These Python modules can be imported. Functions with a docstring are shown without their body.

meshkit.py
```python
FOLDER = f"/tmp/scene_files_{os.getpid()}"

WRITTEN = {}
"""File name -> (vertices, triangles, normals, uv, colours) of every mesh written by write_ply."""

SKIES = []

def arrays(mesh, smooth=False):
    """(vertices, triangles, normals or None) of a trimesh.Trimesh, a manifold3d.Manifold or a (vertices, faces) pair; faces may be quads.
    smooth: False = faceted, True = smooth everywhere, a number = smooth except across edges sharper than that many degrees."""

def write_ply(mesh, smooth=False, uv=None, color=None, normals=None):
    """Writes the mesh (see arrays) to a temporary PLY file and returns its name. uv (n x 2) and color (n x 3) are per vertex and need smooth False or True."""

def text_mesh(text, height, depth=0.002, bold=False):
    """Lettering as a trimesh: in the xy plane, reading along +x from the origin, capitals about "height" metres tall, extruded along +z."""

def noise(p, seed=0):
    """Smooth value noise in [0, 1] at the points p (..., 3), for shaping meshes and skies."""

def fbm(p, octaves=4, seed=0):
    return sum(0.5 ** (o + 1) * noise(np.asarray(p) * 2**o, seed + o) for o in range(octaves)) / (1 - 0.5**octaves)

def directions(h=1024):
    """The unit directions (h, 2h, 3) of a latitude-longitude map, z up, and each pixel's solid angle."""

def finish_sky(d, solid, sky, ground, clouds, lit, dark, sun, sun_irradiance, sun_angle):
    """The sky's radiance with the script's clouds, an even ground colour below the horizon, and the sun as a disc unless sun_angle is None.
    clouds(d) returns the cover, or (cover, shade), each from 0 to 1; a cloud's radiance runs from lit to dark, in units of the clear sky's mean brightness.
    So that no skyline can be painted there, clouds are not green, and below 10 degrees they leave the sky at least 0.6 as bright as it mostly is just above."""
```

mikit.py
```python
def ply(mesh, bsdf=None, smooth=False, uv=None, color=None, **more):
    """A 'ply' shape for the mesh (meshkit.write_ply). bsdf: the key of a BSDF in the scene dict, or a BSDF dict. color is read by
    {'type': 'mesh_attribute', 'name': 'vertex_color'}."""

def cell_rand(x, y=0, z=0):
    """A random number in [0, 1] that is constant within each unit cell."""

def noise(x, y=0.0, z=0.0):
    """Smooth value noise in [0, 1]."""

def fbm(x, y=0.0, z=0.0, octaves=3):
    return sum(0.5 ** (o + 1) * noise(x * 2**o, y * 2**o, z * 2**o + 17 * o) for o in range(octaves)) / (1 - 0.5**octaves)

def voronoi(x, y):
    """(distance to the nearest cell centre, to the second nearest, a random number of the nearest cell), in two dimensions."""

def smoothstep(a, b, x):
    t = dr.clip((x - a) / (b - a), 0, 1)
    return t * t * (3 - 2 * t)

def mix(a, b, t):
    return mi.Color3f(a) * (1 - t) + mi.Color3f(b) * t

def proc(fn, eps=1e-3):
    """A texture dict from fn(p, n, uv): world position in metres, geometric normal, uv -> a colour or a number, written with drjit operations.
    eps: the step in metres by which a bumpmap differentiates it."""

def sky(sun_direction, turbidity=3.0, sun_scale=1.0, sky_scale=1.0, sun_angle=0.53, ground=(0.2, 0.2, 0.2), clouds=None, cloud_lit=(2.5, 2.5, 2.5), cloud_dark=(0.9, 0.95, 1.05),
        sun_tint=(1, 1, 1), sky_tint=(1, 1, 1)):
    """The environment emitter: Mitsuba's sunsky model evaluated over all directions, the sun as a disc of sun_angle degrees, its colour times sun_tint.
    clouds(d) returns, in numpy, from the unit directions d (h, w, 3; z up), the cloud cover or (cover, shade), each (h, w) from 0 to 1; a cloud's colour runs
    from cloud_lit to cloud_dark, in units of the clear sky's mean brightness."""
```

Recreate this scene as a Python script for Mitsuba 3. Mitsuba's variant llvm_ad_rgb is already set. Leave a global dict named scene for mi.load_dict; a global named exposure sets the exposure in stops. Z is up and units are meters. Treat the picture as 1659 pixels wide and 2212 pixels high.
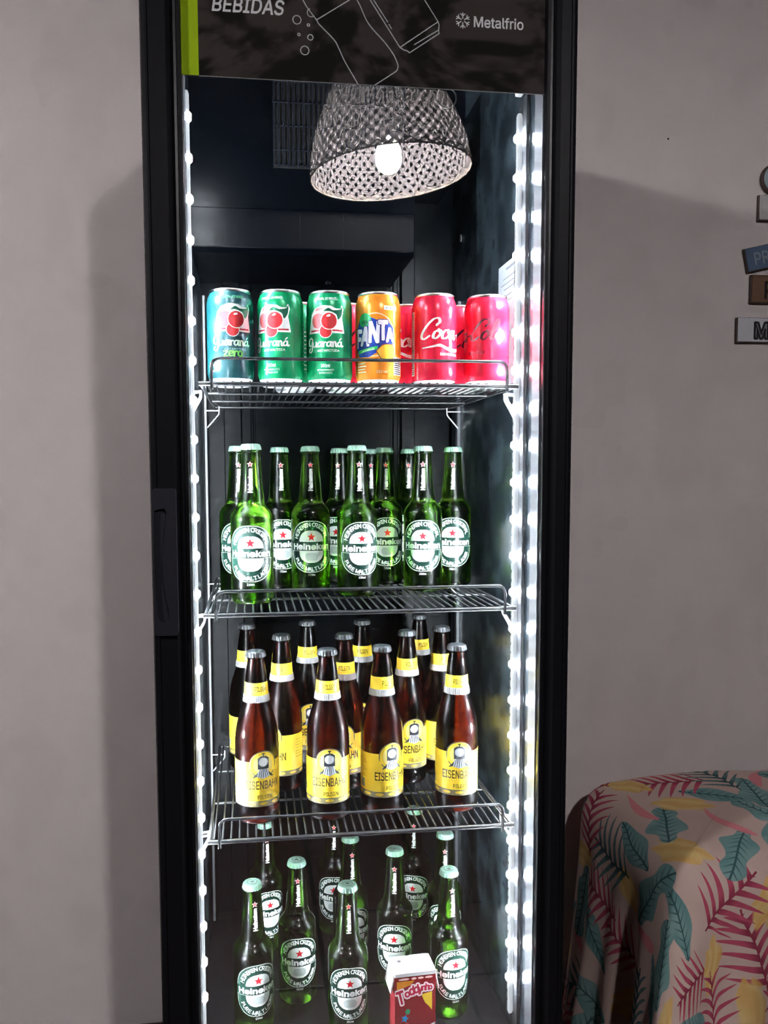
import math, random
import numpy as np, trimesh, shapely, drjit as dr, mitsuba as mi
from shapely.geometry import Polygon, LineString, Point, box as sbox
from shapely import affinity
from shapely.ops import unary_union
import meshkit, mikit
from mikit import proc, noise, fbm, smoothstep, mix

T = mi.ScalarTransform4f
scene, labels = {}, {}
exposure = 5.0
E = 1.11                                   # camera height above the floor

# ------------------------------------------------------------------ camera
_yaw, _pit, _rol = 0.12606149, -0.07699965, -0.00429569
_f, _px, _py = 1782.54, 768.45, 1158.39
_F = np.array([math.sin(_yaw) * math.cos(_pit), math.cos(_yaw) * math.cos(_pit), math.sin(_pit)])
_r0 = np.array([math.cos(_yaw), -math.sin(_yaw), 0.0])
_u0 = np.cross(_r0, _F)
_up = -_r0 * math.sin(_rol) + _u0 * math.cos(_rol)
_C = np.array([-0.14966, -1.05668, E])
scene['camera'] = {
    'type': 'perspective', 'fov': math.degrees(2 * math.atan(829.5 / _f)), 'fov_axis': 'x',
    'principal_point_offset_x': (829.5 - _px) / 1659, 'principal_point_offset_y': (1106.0 - _py) / 2212,
    'near_clip': 0.02, 'far_clip': 60.0,
    'to_world': T().look_at(origin=_C.tolist(), target=(_C + _F).tolist(), up=_up.tolist())}

# ------------------------------------------------------------------ lights (used by their builders below)
LED_POWER = 50.0                         # radiance of one diode
LED_TUBE = 0.0175                             # radiance of the milky tube between the diodes
BULB_POWER = 26.5                        # radiance of a pendant's bulb
BULB_TINT = (1.0, 0.955, 0.965)


# ------------------------------------------------------------------ helpers
def col(r, g, b):
    c = np.array([r, g, b], float) / 255
    return tuple(np.where(c <= 0.04045, c / 12.92, ((c + 0.055) / 1.055) ** 2.4))


def numbered(key):
    if key not in scene and key not in labels:
        return key
    k = 1
    while f'{key}_{k:03d}' in scene or f'{key}_{k:03d}' in labels:
        k += 1
    return f'{key}_{k:03d}'


def add(key, shape, bsdf=None, parent=None, to_world=None, smooth=False, label=None, **more):
    """One entry of the scene: a mesh (or a ply dict that is shared) under its own key."""
    key = numbered(f'{parent}__{key}' if parent else key)
    d = dict(shape) if isinstance(shape, dict) else mikit.ply(shape, bsdf, smooth=smooth, **more)
    if to_world is not None:
        d['to_world'] = to_world
    scene[key] = d
    if label:
        labels[key] = {'label': label}
    return key


def thing(key, label, category, group=None, kind=None):
    key = numbered(key)
    labels[key] = {'label': label, 'category': category}
    if group:
        labels[key]['group'] = group
    if kind:
        labels[key]['kind'] = kind
    return key


def struct(key, mesh, bsdf, label, **more):
    add(key, mesh, bsdf, **more)
    labels[key] = {'label': label, 'category': key.split('_')[0], 'kind': 'structure'}


def cat(*ms):
    return trimesh.util.concatenate([m for m in ms])


def bx(x0, x1, y0, y1, z0, z1):
    m = trimesh.creation.box(extents=(x1 - x0, y1 - y0, z1 - z0))
    m.apply_translation(((x0 + x1) / 2, (y0 + y1) / 2, (z0 + z1) / 2))
    return m


def rbx(x0, x1, y0, y1, z0, z1, c=0.002):
    """A box with chamfered edges."""
    P = []
    for a in (0, 1):
        for b in (0, 1):
            for d in (0, 1):
                p = np.array([(x0, x1)[a], (y0, y1)[b], (z0, z1)[d]])
                s = np.array([(1, -1)[a], (1, -1)[b], (1, -1)[d]]) * c
                for k in range(3):
                    q = p + s
                    q[k] = p[k]
                    P.append(q)
    return trimesh.convex.convex_hull(np.array(P))


def tube(pts, r, sides=8, closed=False):
    p = np.asarray(pts, float)
    n = len(p)
    if closed:
        t = np.roll(p, -1, 0) - np.roll(p, 1, 0)
    else:
        t = np.gradient(p, axis=0)
    t /= np.linalg.norm(t, axis=1, keepdims=True)
    a = np.cross(t[0], [0, 0, 1.0] if abs(t[0][2]) < 0.9 else [1.0, 0, 0])
    A = []
    for k in range(n):
        a = a - t[k] * (a @ t[k])
        a /= np.linalg.norm(a)
        A.append(a)
    A = np.array(A)
    B = np.cross(t, A)
    th = np.arange(sides) * 2 * math.pi / sides
    r = np.broadcast_to(r, (n,))[:, None, None]
    v = p[:, None] + r * (np.cos(th)[None, :, None] * A[:, None] + np.sin(th)[None, :, None] * B[:, None])
    F = []
    for i in range(n if closed else n - 1):
        j = (i + 1) % n
        for s in range(sides):
            s2 = (s + 1) % sides
            F += [[i * sides + s, i * sides + s2, j * sides + s2], [i * sides + s, j * sides + s2, j * sides + s]]
    v = v.reshape(-1, 3)
    if not closed:
        v = np.vstack([v, p[:1], p[-1:]])
        for s in range(sides):
            s2 = (s + 1) % sides
            F += [[len(v) - 2, s2, s], [len(v) - 1, (n - 1) * sides + s, (n - 1) * sides + s2]]
    m = trimesh.Trimesh(v, np.array(F), process=False)
    if m.volume < 0:
        m.invert()
    return m


def rounded(pts, rad, seg=4):
    """A polyline with its inner corners rounded."""
    pts = [np.array(p, float) for p in pts]
    out = [pts[0]]
    for a, b, c in zip(pts, pts[1:], pts[2:]):
        u, v = (a - b) / np.linalg.norm(a - b), (c - b) / np.linalg.norm(c - b)
        for k in range(seg + 1):
            t = k / seg
            out.append((1 - t) ** 2 * (b + u * rad) + 2 * t * (1 - t) * b + t * t * (b + v * rad))
    return np.array(out + [pts[-1]])


def lathe(prof, n=48):
    prof = np.asarray(prof, float)
    th = np.arange(n) * 2 * math.pi / n
    v, F, idx = [], [], []
    for r, z in prof:
        if r < 1e-7:
            idx.append([len(v)] * n)
            v.append((0, 0, z))
        else:
            idx.append(list(range(len(v), len(v) + n)))
            v += [(r * math.cos(t), r * math.sin(t), z) for t in th]
    for a, b in zip(idx, idx[1:]):
        for k in range(n):
            k2 = (k + 1) % n
            if a[k] != a[k2]:
                F.append((a[k], a[k2], b[k2]))
            if b[k] != b[k2]:
                F.append((a[k], b[k2], b[k]))
    return trimesh.Trimesh(np.array(v), np.array(F), process=False)


def prism(poly, z0, z1):
    m = trimesh.creation.extrude_polygon(poly, z1 - z0, engine='earcut')
    m.apply_translation((0, 0, z0))
    return m


def moved(m, t=(0, 0, 0), rotz=0.0, rot=None):
    m = m.copy()
    if rot is not None:
        m.apply_transform(rot)
    if rotz:
        m.apply_transform(trimesh.transformations.rotation_matrix(rotz, (0, 0, 1)))
    m.apply_translation(t)
    return m


# ---- flat print: polygons of flat colour, wrapped onto a surface
_text = {}


def text(s, h=1.0, bold=True, shear=0.0, width=None, center=True):
    if (s, bold) not in _text:
        m = meshkit.text_mesh(s, 1.0, 0.1, bold=bold)
        f = m.faces[(m.vertices[m.faces][:, :, 2] < 1e-6).all(1)]
        tri = shapely.polygons(m.vertices[f][:, :, :2])
        _text[(s, bold)] = shapely.union_all(tri, grid_size=1e-5)
    g = affinity.scale(_text[(s, bold)], h, h, origin=(0, 0))
    if shear:
        g = affinity.skew(g, xs=math.degrees(math.atan(shear)), origin=(0, 0))
    x0, y0, x1, y1 = g.bounds
    if width:
        g = affinity.scale(g, width / (x1 - x0), 1, origin=(x0, 0))
        x1 = x0 + width
    if center:
        g = affinity.translate(g, -(x0 + x1) / 2, -h / 2)
    return g


def at(g, x, y, rot=0.0):
    return affinity.translate(affinity.rotate(g, rot, origin=(0, 0)), x, y)


def arc_text(s, h, cx, cy, R, mid, spread, inward=False, bold=True):
    """Letters along an arc about (cx, cy); mid and spread in degrees; inward: feet point outwards (lower arc)."""
    out, n = [], len(s)
    for k, ch in enumerate(s):
        if ch == ' ':
            continue
        f = (k + 0.5) / n - 0.5
        a = math.radians(mid + (f if inward else -f) * spread)
        g = text(ch, h, bold)
        rot = math.degrees(a) + (90 if inward else -90)
        out.append(at(g, cx + R * math.cos(a), cy + R * math.sin(a), rot))
    return unary_union(out).buffer(h * 0.025)


def curve(pts, n=8, closed=False):
    """Catmull-Rom through the points."""
    p = np.array(pts, float)
    q = np.vstack([2 * p[0] - p[1], p, 2 * p[-1] - p[-2]])
    out = []
    for i in range(1, len(q) - 2):
        for k in range(n):
            t = k / n
            out.append(0.5 * (2 * q[i] + (q[i + 1] - q[i - 1]) * t + (2 * q[i - 1] - 5 * q[i] + 4 * q[i + 1] - q[i + 2]) * t * t
                              + (3 * q[i] - q[i - 1] - 3 * q[i + 1] + q[i + 2]) * t ** 3))
    return np.array(out + [p[-1]])


def stroke(pts, w, smooth=True):
    return LineString(curve(pts) if smooth else pts).buffer(w / 2, 4)


def pen(pts, w0, w1, smooth=True):
    """A stroke as of a broad nib: thick on the way down, thin across."""
    c = curve(pts, 6) if smooth else np.array(pts)
    parts = []
    for a, b in zip(c, c[1:]):
        d = (b - a) / (np.linalg.norm(b - a) + 1e-9)
        w = w1 + (w0 - w1) * abs(d[1]) ** 1.5
        parts.append(LineString([a, b]).buffer(w / 2, 3))
    return unary_union(parts)


def star(x, y, r, inner=0.42, rot=0.0):
    return Polygon([(x + (r if k % 2 == 0 else r * inner) * math.sin(k * math.pi / 5 + rot), y + (r if k % 2 == 0 else r * inner) * math.cos(k * math.pi / 5 + rot)) for k in range(10)])


def ellipse(x, y, a, b):
    return affinity.translate(affinity.scale(Point(0, 0).buffer(1, 16), a, b), x, y)


class Print:
    """Flat inks in the plane (metres): each new ink replaces what lies below it."""

    def __init__(self):
        self.inks = []

    def ink(self, g, c, clip=None):
        if clip is not None:
            g = g.intersection(clip)
        self.inks = [(a.difference(g), k) for a, k in self.inks]
        self.inks.append((g, c))
        return self

    def mesh(self, wrap, cu=0.003, cv=0.006):
        V, F, K, n0 = [], [], [], 0
        for g, c in self.inks:
            g = shapely.set_precision(g.simplify(4e-5), 1e-6)
            if g.is_empty:
                continue
            x0, y0, x1, y1 = g.bounds
            xs, ys = np.arange(math.floor(x0 / cu), math.ceil(x1 / cu)), np.arange(math.floor(y0 / cv), math.ceil(y1 / cv))
            X, Y = np.meshgrid(xs, ys)
            cells = shapely.box(X.ravel() * cu, Y.ravel() * cv, (X.ravel() + 1) * cu, (Y.ravel() + 1) * cv)
            shapely.prepare(g)
            cells = cells[shapely.intersects(g, cells)]
            inside = shapely.contains(g, cells)
            pieces = list(cells[inside]) + list(shapely.intersection(g, cells[~inside]))
            verts, faces, k = [], [], 0
            for q in pieces:
                for p in getattr(q, 'geoms', [q]):
                    if p.geom_type != 'Polygon' or p.area < 1e-11:
                        continue
                    if len(p.exterior.coords) == 5 and not p.interiors and abs(p.area - p.envelope.area) < 1e-12:
                        v = np.array(p.exterior.coords)[:4]
                        f = np.array([[0, 1, 2], [0, 2, 3]])
                        if not p.exterior.is_ccw:
                            f = f[:, ::-1]
                    else:
                        try:
                            v, f = trimesh.creation.triangulate_polygon(shapely.geometry.polygon.orient(p), engine='earcut')
                        except Exception:
                            continue
                        if not len(f):
                            continue
                        v = np.array(v)[:, :2]
                        d = v[f]
                        cr = np.cross(d[:, 1] - d[:, 0], d[:, 2] - d[:, 0])
                        f = np.where((cr < 0)[:, None], f[:, ::-1], f)
                    verts.append(v), faces.append(f + k)
                    k += len(v)
            if not verts:
                continue
            v, f = np.vstack(verts), np.vstack(faces)
            u, inv = np.unique(np.round(v, 7), axis=0, return_inverse=True)
            f = inv.reshape(-1)[f]
            f = f[(f[:, 0] != f[:, 1]) & (f[:, 1] != f[:, 2]) & (f[:, 0] != f[:, 2])]
            V.append(wrap(u[:, 0], u[:, 1])), F.append(f + n0), K.append(np.tile(c, (len(u), 1)))
            n0 += len(u)
        return trimesh.Trimesh(np.vstack(V), np.vstack(F), process=False), np.vstack(K)


def around(radius, lift=0.00025, R0=None):
    """(u, v) -> on a surface of revolution, facing -y; u is arc length at radius R0."""
    def f(u, v):
        r = radius(v) + lift
        a = u / (R0 if R0 else 1.0)
        return np.stack([r * np.sin(a), -r * np.cos(a), v], 1)
    return f


def flat_xz(y, ox=0.0, oz=0.0):
    return lambda u, v: np.stack([u + ox, np.full_like(u, y), v + oz], 1)


# ------------------------------------------------------------------ materials
def mat(key, d, two=True):
    scene[key] = {'type': 'twosided', 'bsdf': d} if two else d


def pr(base, rough=0.5, metal=0.0, spec=0.5, **k):
    return {'type': 'principled', 'base_color': base if isinstance(base, dict) else {'type': 'rgb', 'value': list(base)}, 'roughness': rough, 'metallic': metal, 'specular': spec, **k}


VC = {'type': 'mesh_attribute', 'name': 'vertex_color'}


def wall_fn(p, n, uv):
    a = fbm(p.x * 1.7, p.z * 1.7, p.y, 4)
    b = fbm(p.x * 14, p.z * 9, 3.0, 3)
    sp = smoothstep(0.80, 0.86, noise(p.x * 23, p.z * 19, 8.0))
    c = mix((0.56, 0.505, 0.50), (0.64, 0.585, 0.58), a)
    c = mix(c, (0.52, 0.465, 0.46), 0.35 * smoothstep(0.5, 0.75, b))
    return mix(c, (0.40, 0.36, 0.35), 0.30 * sp * smoothstep(0.45, 0.7, a))


def wall_bump(p, n, uv):
    return fbm(p.x * 60, p.z * 60, p.y * 60, 3) + 2.0 * noise(p.x * 6, p.z * 6, 1.0)


mat('m_wall', {'type': 'bumpmap', 'arbitrary': proc(wall_bump, 2e-3), 'scale': 0.0012, 'bsdf': {'type': 'diffuse', 'reflectance': proc(wall_fn)}})


def floor_fn(p, n, uv):
    return mix((0.028, 0.011, 0.008), (0.042, 0.018, 0.013), fbm(p.x * 9, p.y * 9, 0.0, 3))


mat('m_floor', pr(proc(floor_fn), 0.45))
mat('m_grout', {'type': 'diffuse', 'reflectance': {'type': 'rgb', 'value': [0.028, 0.024, 0.021]}})


def ceil_fn(p, n, uv):
    a = fbm(p.x * 2.2, p.y * 2.2, 0.0, 4)
    return mix((0.008, 0.007, 0.006), (0.040, 0.034, 0.029), smoothstep(0.35, 0.7, a))


mat('m_ceiling', {'type': 'diffuse', 'reflectance': proc(ceil_fn)})
mat('m_black_frame', pr((0.0055, 0.0055, 0.0068), 0.33, spec=0.13))
mat('m_black_cabinet', pr((0.005, 0.005, 0.006), 0.5, spec=0.25))
mat('m_handle', pr((0.014, 0.014, 0.019), 0.5, spec=0.12))


def liner_fn(p, n, uv):
    a = fbm(p.y * 26, p.z * 26, p.x * 9, 4)
    sp = smoothstep(0.70, 0.80, noise(p.y * 60, p.z * 60, 2.0 + p.x * 20))
    c = mix((0.006, 0.0085, 0.0105), (0.017, 0.024, 0.029), smoothstep(0.35, 0.7, a))
    return mix(c, (0.008, 0.008, 0.009), 0.8 * sp)


mat('m_liner', pr(proc(liner_fn), 0.20, spec=0.35))
mat('m_liner_floor', pr((0.003, 0.003, 0.0035), 0.4, spec=0.08))
mat('m_liner_back', pr((0.0010, 0.0014, 0.0019), 0.28, spec=0.04))
mat('m_housing', pr((0.0007, 0.0010, 0.0016), 0.28, spec=0.04))
mat('m_grille', pr((0.003, 0.004, 0.007), 0.40, spec=0.1))
mat('m_gasket', pr((0.035, 0.037, 0.041), 0.45))
mat('m_door_metal', pr((0.07, 0.073, 0.08), 0.2, 0.6))
mat('m_bright_metal', {'type': 'roughconductor', 'material': 'Al', 'alpha': 0.16})
mat('m_rail_rear', pr((0.07, 0.075, 0.08), 0.3, 0.4))
mat('m_strip', pr((0.018, 0.019, 0.021), 0.45, 0.1, 0.3))
mat('m_tube', pr((0.10, 0.105, 0.11), 0.4, 0.0, 0.3))
mat('m_rail', pr((0.13, 0.135, 0.14), 0.35, 0.3))
mat('m_wire', pr((0.013, 0.0135, 0.015), 0.28, 0.0, 0.3))
mat('m_bracket', pr((0.60, 0.61, 0.62), 0.4, 0.3))
mat('m_hole', {'type': 'diffuse', 'reflectance': {'type': 'rgb', 'value': [0.01, 0.01, 0.01]}})
mat('m_white_plastic', pr((0.70, 0.70, 0.70), 0.45))
mat('m_header', {'type': 'diffuse', 'reflectance': VC})
mat('m_header_board', {'type': 'diffuse', 'reflectance': proc(lambda p, n, uv: mix((0.010, 0.009, 0.0085), (0.034, 0.029, 0.027), smoothstep(0.38, 0.66, fbm(p.x * 28 + 3 * noise(p.x * 9, p.z * 9), p.z * 40, 2.0, 4))))})  # brown mottling painted into the board colour in place of mirrored surroundings
mat('m_paper', pr(VC, 0.38))
mat('m_label_foil', pr(VC, 0.25, 0.1))
mat('m_can', pr(VC, 0.24, 0.35, clearcoat=0.6, clearcoat_gloss=0.9))
mat('m_aluminium', {'type': 'roughconductor', 'material': 'Al', 'alpha': 0.2})
mat('m_can_base', pr((0.70, 0.71, 0.72), 0.35, 0.3))
mat('m_cap_green', pr((0.19, 0.31, 0.25), 0.28, 0.35))
mat('m_cap_print', pr((0.05, 0.07, 0.06), 0.4))
mat('m_cap_steel', pr((0.12, 0.125, 0.13), 0.2, 0.8))
mat('m_cap_dark', pr((0.03, 0.035, 0.04), 0.35, 0.2))
mat('m_ribbed_foil', pr((0.45, 0.45, 0.46), 0.35, 0.5))
mat('m_fabric_core', {'type': 'diffuse', 'reflectance': {'type': 'rgb', 'value': [0.25, 0.18, 0.15]}})
scene['m_wicker'] = {'type': 'principledthin', 'base_color': {'type': 'rgb', 'value': [0.10, 0.091, 0.09]}, 'roughness': 0.8, 'diff_trans': 0.36, 'spec_trans': 0.0, 'eta': 1.2}
mat('m_rim', {'type': 'diffuse', 'reflectance': {'type': 'rgb', 'value': [0.22, 0.19, 0.15]}})
mat('m_cord', pr((0.02, 0.02, 0.02), 0.5))
scene['m_pane'] = {'type': 'thindielectric', 'int_ior': 2.10, 'ext_ior': 1.0}
scene['m_glass_green'] = {'type': 'roughdielectric', 'distribution': 'ggx', 'alpha': 0.028, 'int_ior': 1.52, 'ext_ior': 1.0, 'specular_transmittance': {'type': 'rgb', 'value': [0.36, 0.62, 0.14]}}
scene['m_glass_brown'] = {'type': 'roughdielectric', 'distribution': 'ggx', 'alpha': 0.028, 'int_ior': 1.52, 'ext_ior': 1.0, 'specular_transmittance': {'type': 'rgb', 'value': [0.21, 0.065, 0.036]}}

# ------------------------------------------------------------------ the setting
WALL_Y = 0.58
struct('wall_back', bx(-4.2, 4.2, WALL_Y, WALL_Y + 0.15, -0.05, 3.25), 'm_wall', 'pale pinkish-grey plastered wall behind the drinks fridge')
struct('ceiling', bx(-4.2, 4.2, -5.0, WALL_Y, 3.2, 3.3), 'm_ceiling', 'dark stained ceiling over the room')
add('floor', bx(-4.2, 4.2, -5.0, WALL_Y, -0.06, -0.004), 'm_grout')
labels['floor'] = {'label': 'dark red tiled floor', 'category': 'floor', 'kind': 'structure'}
_tile = mikit.ply(rbx(-0.146, 0.146, -0.146, 0.146, -0.008, 0.0, 0.0015), 'm_floor')
for i in range(-6, 5):
    for j in range(0, 7):
        add('tile', _tile, parent='floor', to_world=T().translate([0.3 * i + 0.15, WALL_Y - 0.15 - 0.3 * j, 0.0]))

# ------------------------------------------------------------------ pendant lamps
def lattice(n=50, r0=0.333, r1=0.205, h=0.36, w=0.0165):
    """Two families of strands plaited on a basket; axis z, rim at z = 0."""
    V, F, K = [], [], 0
    seg = 22
    def rad(t):
        return r0 + (r1 - r0) * t ** 1.8
    for fam in (1, -1):
        for k in range(n):
            t = np.linspace(0, 1, seg + 1)
            a = 2 * math.pi * k / n + fam * 1.05 * t
            off = fam * 0.0016 * np.where(np.arange(seg + 1) % 2 == k % 2, 1, -1)
            R = rad(t) + off
            p = np.stack([R * np.cos(a), R * np.sin(a), h * t], 1)
            tan = np.gradient(p, axis=0)
            tan /= np.linalg.norm(tan, axis=1, keepdims=True)
            nor = np.stack([np.cos(a), np.sin(a), 0.25 + 0 * a], 1)
            nor /= np.linalg.norm(nor, axis=1, keepdims=True)
            side = np.cross(tan, nor)
            q = np.stack([p + side * w / 2, p - side * w / 2], 1)
            V.append(q.reshape(-1, 3))
            for i in range(seg):
                F += [[K + 2 * i, K + 2 * i + 1, K + 2 * i + 3], [K + 2 * i, K + 2 * i + 3, K + 2 * i + 2]]
            K += 2 * (seg + 1)
    # crown: strands running in from the shoulder to the cord
    for k in range(48):
        t = np.linspace(0, 1, 7)
        R = 0.03 + (r1 - 0.03) * np.cos(t * math.pi / 2)
        a = 2 * math.pi * k / 48 + 0.5 * t
        p = np.stack([R * np.cos(a), R * np.sin(a), h + 0.075 * np.sin(t * math.pi / 2)], 1)
        m = tube(p, 0.0035, 4)
        V.append(np.array(m.vertices))
        F += (np.array(m.faces) + K).tolist()
        K += len(m.vertices)
    m = trimesh.Trimesh(np.vstack(V), np.array(F), process=False)
    hoops = [tube([(rad(t) * math.cos(a), rad(t) * math.sin(a), h * t) for a in np.linspace(0, 2 * math.pi, 96)[:-1]], 0.003, 5, True) for t in (1.0,)]
    return cat(m, *hoops)


_lat = mikit.ply(lattice(), 'm_wicker')
_rim = mikit.ply(cat(tube([(0.334 * math.cos(a), 0.334 * math.sin(a), 0.0) for a in np.linspace(0, 2 * math.pi, 121)[:-1]], 0.0032, 6, True),
                     tube([((0.3345 + 0.002 * math.cos(34 * a)) * math.cos(a), (0.3345 + 0.002 * math.cos(34 * a)) * math.sin(a), 0.012 + 0.008 * math.sin(34 * a)) for a in np.linspace(0, 2 * math.pi, 409)[:-1]], 0.003, 5, True)), 'm_rim', smooth=40)
_bulb = lathe([(0, -0.085), (0.021, -0.082), (0.039, -0.070), (0.051, -0.050), (0.055, -0.02), (0.051, 0.01), (0.040, 0.04), (0.030, 0.066), (0.0, 0.068)], 32)
_socket = mikit.ply(lathe([(0, 0.05), (0.032, 0.05), (0.033, 0.09), (0.022, 0.10), (0.020, 0.16), (0.008, 0.175), (0, 0.175)], 24), 'm_white_plastic', smooth=40)


def pendant(x, y, z, tilt, label, drop=0.0):
    """z: height of the rim's centre."""
    t = thing('pendant_lamp', label, 'lamp')
    M = T().translate([x, y, z]).rotate([0, 1, 0], tilt)
    add('woven_shade', _lat, parent=t, to_world=M)
    labels[t + '__woven_shade'] = {'kind': 'stuff', 'label': 'open plaited wicker shade'}
    add('rim', _rim, parent=t, to_world=M)
    B = T().translate([x - 0.01, y, z + 0.085 - drop])
    d = mikit.ply(_bulb, 'm_white_plastic', smooth=True)
    d['emitter'] = {'type': 'area', 'sampling_weight': 1.2, 'radiance': {'type': 'rgb', 'value': [BULB_POWER * c for c in BULB_TINT]}}
    add('bulb', d, parent=t, to_world=B, label='glowing white bulb')
    add('socket', _socket, parent=t, to_world=B)
    add('cord', tube([(x - 0.01, y, z + 0.25 - drop), (x + 0.005, y, z + 0.42), (x + 0.005, y, 3.2)], 0.004, 8), 'm_cord', parent=t, smooth=True)
    add('canopy', moved(lathe([(0, -0.03), (0.045, -0.03), (0.05, -0.02), (0.05, 0.0), (0, 0.0)], 24), (x + 0.005, y, 3.2)), 'm_cord', parent=t, smooth=40)


pendant(0.445, -2.40, E + 1.235, -5.0, 'woven basket pendant lamp with a glowing bulb, mirrored in the top of the fridge door')
pendant(-2.20, -1.50, E + 1.145, 0.0, 'woven basket pendant lamp hanging far to the left, in front of the wall', 0.08)

# ------------------------------------------------------------------ the fridge
fr = thing('drinks_fridge', 'tall black glass-door drinks fridge with lit white strips against the plastered wall', 'fridge')
XL, XR, YB = -0.2360, 0.2340, 0.500        # inner side walls, back wall
ZF, ZT = E - 0.8475, E + 0.62              # inner floor and ceiling
add('cabinet', cat(rbx(-0.272, XL - 0.0012, 0.045, 0.535, 0.10, E + 0.65), rbx(XR + 0.0012, 0.272, 0.045, 0.535, 0.10, E + 0.65),
                   rbx(XL - 0.0012, XR + 0.0012, YB + 0.0012, 0.535, 0.10, E + 0.65), bx(XL, XR, 0.047, YB, 0.10, ZF - 0.003), bx(XL, XR, 0.047, YB, ZT + 0.003, E + 0.65)), 'm_black_cabinet', parent=fr)
add('base_grille', cat(rbx(-0.262, 0.262, 0.06, 0.50, 0.03, 0.10, 0.004), *[bx(-0.22, 0.22, 0.056, 0.062, 0.042 + 0.01 * k, 0.046 + 0.01 * k) for k in range(5)]), 'm_black_frame', parent=fr)
for sx in (-0.22, 0.22):
    for sy in (0.10, 0.46):
        add('foot', moved(lathe([(0, 0), (0.018, 0), (0.02, 0.004), (0.014, 0.008), (0.012, 0.03), (0, 0.03)], 16), (sx, sy, 0)), 'm_black_frame', parent=fr)
add('side_liner', bx(XL - 0.0012, XL, 0.047, YB, ZF, ZT), 'm_liner', parent=fr)
add('side_liner', bx(XR, XR + 0.0012, 0.047, YB, ZF, ZT), 'm_liner', parent=fr, label='glossy dark side wall with stains')
add('back_liner', bx(XL, XR, YB, YB + 0.0012, ZF, ZT), 'm_liner_back', parent=fr)
add('inner_floor', bx(XL, XR, 0.047, YB, ZF - 0.003, ZF), 'm_liner_floor', parent=fr)
add('inner_ceiling', bx(XL, XR, 0.047, YB, ZT, ZT + 0.003), 'm_liner', parent=fr)
for x0, x1, d in ((-0.197, -0.165, 0.010), (-0.148, -0.143, 0.004), (0.119, 0.128, 0.005), (0.134, 0.160, 0.010)):
    add('back_rib', rbx(x0, x1, YB - d, YB, ZF + 0.01, E + 0.40, 0.0015), 'm_liner_back', parent=fr)
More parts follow.
